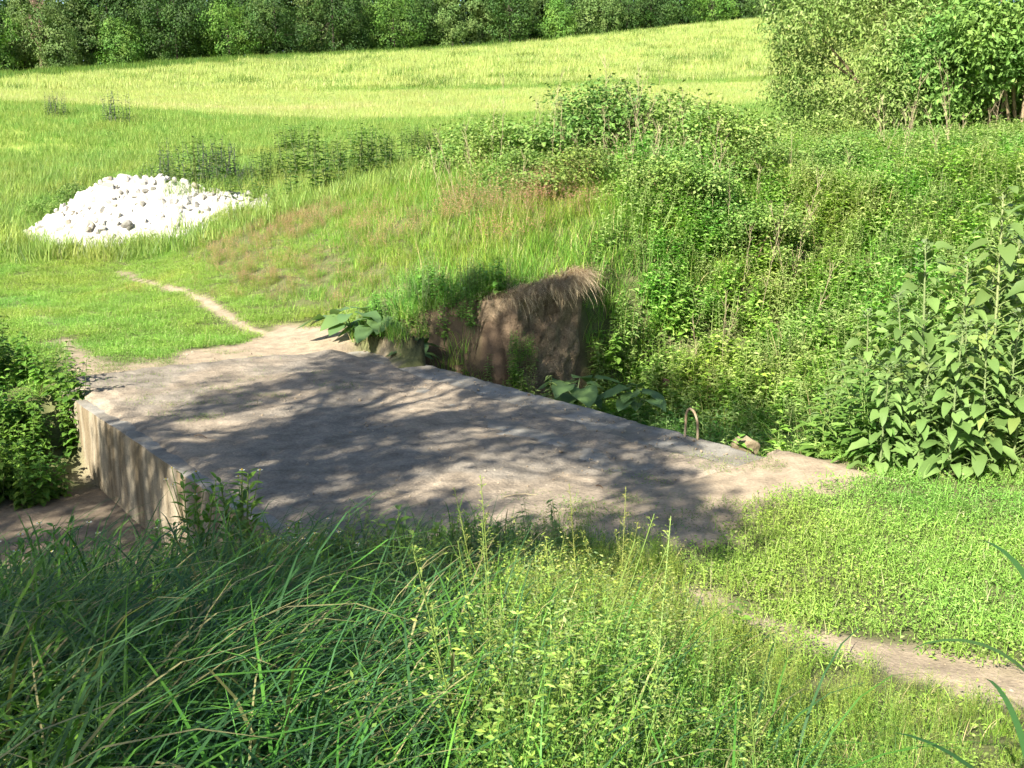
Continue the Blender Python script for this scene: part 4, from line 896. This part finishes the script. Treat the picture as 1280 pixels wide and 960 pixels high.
for k, (px, py, z, s, w) in enumerate(((465, 428, .12, 1.0, 'at the far left end of the slab edge'), (510, 438, .1, 1.05, 'at the far slab edge, second from left'), (548, 446, .0, .85, 'below the left end of the earth bank'), (720, 492, -.35, .95, 'at the foot of the bare earth face'), (795, 500, -.35, .8, 'right of the earth face foot'))):
    q = gp(px, py, z) if k > 2 else np.array(xy(*[(13.0, 6.75), (12.6, 7.02), (11.75, 7.05)][k])); zz = max(Hs(q[0], q[1]), -.12) + .05 if k < 3 else max(z - .1, Hs(q[0], q[1])); UP(k, (q[0], q[1], zz), k * 1.7, s, label='burdock plant with wide dull green leaves ' + w, cat='burdock', group='burdock plants along the slab')
# flowering weeds of the near bank
def flower_proto(h, seed):
    random.seed(seed); r = weed_proto('fleabane', h, 3, [(.12, .23, .035), (.09, .18, .03)], (.08, .15), .28, 44, (.13, .2, .05), .05, up=(.3, 1.1), droop=.25)
    g = Geo(); 
    for k in range(5):
        c0 = np.array([random.uniform(-.14, .14), random.uniform(-.14, .14), h * random.uniform(.8, 1.05)]); a = np.linspace(0, 6.28, 14)[:-1]
        tube(g, [(c0[0] * .4, c0[1] * .4, h * .6), c0], [.002, .0015], (.13, .2, .05), 4, 1)
        D = np.stack([np.cos(a), np.sin(a), np.full(13, .35)], 1); leaves(g, np.tile(c0, (13, 1)), D, np.tile([0, 0, 1.], (13, 1)), .013, .006, (.8, .8, .82), 'small')
        tube(g, [c0, c0 + np.array([0, 0, .004])], [.005, .004], (.6, .42, .05), 6)
    obj('flower_heads', g, [M_leaf, M_stem], r); return r
FP = Placer([flower_proto(.62, 1), flower_proto(.5, 2), flower_proto(.42, 3)])
fl = [(235, 4.75, 1.05, 'tall white flowered weed rising before the left wall'), (300, 4.9, 1.05, 'tall leafy white flowered weed before the slab corner'), (268, 4.6, .8, None), (340, 4.8, .75, None), (375, 4.6, .85, None), (405, 4.9, .8, None), (330, 4.3, .8, None), (385, 4.2, .8, None), (435, 4.8, .8, None), (70, 6.2, .9, None), (30, 5.6, 1.0, None), (-10, 6.4, 1.1, None), (20, 7.2, 1.1, None), (50, 7.0, .8, None), (110, 5.8, .75, None), (160, 5.3, .8, None), (205, 5.2, .7, None), (95, 5.0, .8, None), (-30, 7.4, 1.1, None)]
for k, (px, d_, s, lab) in enumerate(fl):
    x = (px - 640) / F * d_ * 1.04; z = Hs(x, d_)
    hp_ = (.62, .5, .42)[k % 3]; s = float(np.clip((at(px, [588, 578][k] if k < 2 else (RNG.uniform(650, 690) if px > 220 else RNG.uniform(640, 740)), d_)[2] - z) / hp_ / 1.02, .4, 2.0))
    FP(k, (x, d_, z), k * 1.1, s, label=lab or ('small white flowered weed in the grass below the slab corner' if px > 200 else 'leafy green weed beside the mud at the left'), cat='flowering weed', group=None if lab else ('white flowered weeds on the near bank' if px > 200 else 'leafy weeds beside the mud'))
DP = Placer([weed_proto('dock_weed', .42, 2, [(.07, .15, .03), (.09, .18, .03)], (.12, .2), .5, 12, (.12, .18, .05), .05, up=(.2, .8))])
for k, (px, d_, s, lab) in enumerate(((497, 5.3, 1.0, 'broad leaved young dock before the slab, among the grass'), (590, 5.2, .7, 'small dock weed at the grass edge before the slab'), (930, 4.6, .6, 'dock weed beside the dirt path in the sun'))):
    x = (px - 640) / F * d_ * 1.04; DP(0, (x, d_, Hs(x, d_)), k * 2.0, s, label=lab, cat='weed')
# seeding stalks standing clear of the near grass
def seed_proto(h, seed):
    random.seed(seed); root = empty('seed_stalk', (0, 0, 0)); gs = Geo(); gl = Geo(); top = np.array([random.uniform(-.2, .2) * h, random.uniform(-.2, .2) * h, h]); tube(gs, [(0, 0, -.03), top * np.array([.4, .4, .5]), top], [.003, .0025, .0015], (.20, .26, .06), 4); obj('stem', gs, M_stem, root)
    for k in range(46):
        t = random.uniform(.35, 1); b = top * np.array([t ** 1.4, t ** 1.4, t]); a = random.uniform(0, 6.28); l_ = .035 * (1.3 - t); e = b + np.array([math.cos(a) * l_, math.sin(a) * l_, l_ * .7]); tube(gl, [b, e], [.0012, .0008], (.22, .27, .07), 3)
        leaves(gl, [e], [(math.cos(a), math.sin(a), .6)], [(0, 0, 1.)], .012, .009, [(.28, .30, .08)], 'small')
    obj('seed_head', gl, M_leaf, root); return root
EP = Placer([seed_proto(.75, 1), seed_proto(.9, 2), seed_proto(.6, 3)])
for k in range(54):
    px = RNG.uniform(560, 1010); d_ = RNG.uniform(2.1, 4.4); x = (px - 640) / F * d_ * 1.1; w = 'at the edge of the dark long grass' if px < 640 else ('in the sunny weeds near the dirt path' if px > 820 else 'in the sunny weeds before the slab')
    EP(k, (x, d_, Hs(x, d_)), RNG.uniform(0, 6), float(RNG.uniform(.65, 1.0)) * (.8 if px > 820 else 1), label='thin seeding stalk with tiny pods standing ' + w, cat='weed', group='seeding stalks ' + w)
# dark leaved stalk at the lower right corner
g = Geo(); root = empty('reed', (0, 0, 0)); tube(g, [(0, 0, -.05), (.02, 0, .4), (.0, .02, .9)], [.008, .007, .003], (.14, .2, .06), 6); obj('stem', g, M_stem, root); g = Geo()
nb = 11; blades(g, np.stack([0 * np.arange(nb), 0 * np.arange(nb), np.linspace(.05, .85, nb)], 1), RNG.uniform(.28, .45, nb), .03, RNG.uniform(.4, .9, nb), RNG.uniform(.8, 1.7, nb), np.arange(nb) * 2.6, mixcol([(.05, .11, .03), (.09, .16, .04)], nb), 8, prof=.45); obj('leaves', g, M_grass, root)
x = (1292 - 640) / F * 2.4 * 1.1; root.location = (x, 2.4, Hs(x, 2.4)); tag(root, 'dark reed with curved blades at the lower right corner', 'reed')

# ------------------------------------------------------------------ trees behind the viewer that shade the bridge
def sh(z): return np.array([SH[0], SH[1]]) * (z / math.tan(SUN_EL))
def gps(px, py, z): return gp(px, py, z)[:2] + sh(z)
S = [gp(140, 520)[:2], gp(250, 478)[:2], gp(372, 456)[:2], gp(455, 434)[:2], (-1.6, 14.4), (-.3, 15.8), (1.4, 16.0), (2.2, 14.2), (3.3, 12.4), (3.3, 10.6), gp(880, 548)[:2], gp(880, 592)[:2], gp(1000, 640)[:2], gp(985, 668)[:2], gp(880, 712)[:2], gps(760, 715, .2), gps(690, 745, .3), gps(650, 800, .5), gps(625, 900, .75), gps(620, 990, .8), (.5, 1.0), (-8, .5), (-8.5, 7.5), (-6.5, 9.6)]
def shade_density(q):
    d = poly_sd(q[:, 0], q[:, 1], S)
    # stretch noise along the sun's ground direction
    a = q @ SH; b = q @ np.array([-SH[1], SH[0]])
    nzs = fbm(np.stack([a * math.sin(SUN_EL) * .75, b], -1), 1.35, 205, 2)
    return smooth(.5 - (d + .25) / .5) * smooth((nzs - np.where((q[:, 1] < 6.6) & (q[:, 0] < .9), .18, .315)) / .10)
nc = 4200; q = np.stack([RNG.uniform(-9, 3.5, nc), RNG.uniform(.3, 15.5, nc)], 1)
q = q[RNG.random(nc) < shade_density(q) * .95]
zc = RNG.uniform(5.6, 8.6, len(q)) + np.clip(q[:, 1] - 9, 0, 6) * .35
back = (zc / math.tan(SUN_EL))[:, None] * SH
C3 = np.concatenate([q - back, zc[:, None]], 1)
split = C3[:, 1] > -1.0
for which, lab, base_xy in ((True, 'tall poplar standing left of the viewer, its crown shading the bridge', (-6.2, 1.6)), (False, 'broad tree standing behind the viewer, its crown shading the near grass', (-6.0, -5.0))):
    cc = C3[split] if which else C3[~split]
    if len(cc) == 0: continue
    bxy = np.array(base_xy); bz = Hs(*base_xy); root = empty('shade_tree', (bxy[0], bxy[1], bz)); o0 = np.array([bxy[0], bxy[1], bz])
    m_ = 26; P = np.repeat(cc, m_, 0) + RNG.normal(0, .14, (len(cc) * m_, 3)); Nn = RNG.normal(size=P.shape) + np.array([-.25, -.45, .7]); D = np.cross(Nn, RNG.normal(size=P.shape)); D[:, 2] -= .3
    g = Geo(); Lg = RNG.uniform(.08, .14, len(P)); leaves(g, P - o0, D, Nn, Lg, Lg * .75, mixcol([(.05, .11, .025), (.07, .14, .03)], len(P)), 'small'); obj('crown', g, M_tree, root)
    g = Geo(); tp = cc.mean(0); tube(g, [np.array([0, 0, -.2]), (tp - o0) * np.array([.1, .1, .4]), (tp - o0) * np.array([.5, .5, .75]), (tp - o0)], [.24, .19, .12, .05], (.2, .17, .13), 9)
    for k in RNG.choice(len(cc), min(40, len(cc)), replace=False):
        e = cc[k] - o0; f_ = RNG.uniform(.35, .8); s = (tp - o0) * np.array([.5, .5, .75]) * f_ + (tp - o0) * (1 - f_) * .9; tube(g, [s, (s + e) / 2 + np.array([0, 0, .15]), e], [.045, .028, .008], (.2, .17, .13), 5)
    obj('trunk', g, M_bark, root); tag(root, lab, 'tree')

# ------------------------------------------------------------------ light, sky, camera
w = bpy.data.worlds.new('World'); SC.world = w; w.use_nodes = True; t = w.node_tree; bg = t.nodes['Background']
sk = t.nodes.new('ShaderNodeTexSky'); sk.sky_type = 'NISHITA'; sk.sun_disc = False; sk.sun_elevation = SUN_EL; sk.sun_rotation = SUN_AZ + PI; sk.air_density = 1.0; sk.dust_density = 1.2; sk.ozone_density = 1.2
t.links.new(sk.outputs[0], bg.inputs[0]); bg.inputs[1].default_value = .062
s = bpy.data.lights.new('sun', 'SUN'); s.energy = 5.0; s.angle = math.radians(.53); s.color = (1, .93, .80)
so = bpy.data.objects.new('sun', s); COL.objects.link(so)
so.rotation_euler = Vector((SH[0] * math.cos(SUN_EL), SH[1] * math.cos(SUN_EL), -math.sin(SUN_EL))).to_track_quat('-Z', 'Y').to_euler(); so.location = (-10, -15, 20)
cam = bpy.data.cameras.new('camera'); co = bpy.data.objects.new('camera', cam); COL.objects.link(co)
co.location = (0, 0, CAMH); co.rotation_euler = (PI / 2 - TH, 0, 0)
cam.sensor_width = 36; cam.lens = 36 * F / 1280; cam.clip_start = .05; cam.clip_end = 4000; SC.camera = co
SC.render.resolution_x = 1024; SC.render.resolution_y = 768
vs = SC.view_settings; vs.view_transform = 'Standard'; vs.look = 'None'; vs.exposure = 1.6; vs.gamma = 1.0; vs.use_curve_mapping = False
SC.cycles.max_bounces = 6; SC.cycles.diffuse_bounces = 3; SC.cycles.glossy_bounces = 2; SC.cycles.transmission_bounces = 3; SC.cycles.transparent_max_bounces = 4
SC.cycles.caustics_reflective = False; SC.cycles.caustics_refractive = False
SC.cycles.use_denoising = True; SC.cycles.use_adaptive_sampling = True; SC.cycles.adaptive_threshold = .035
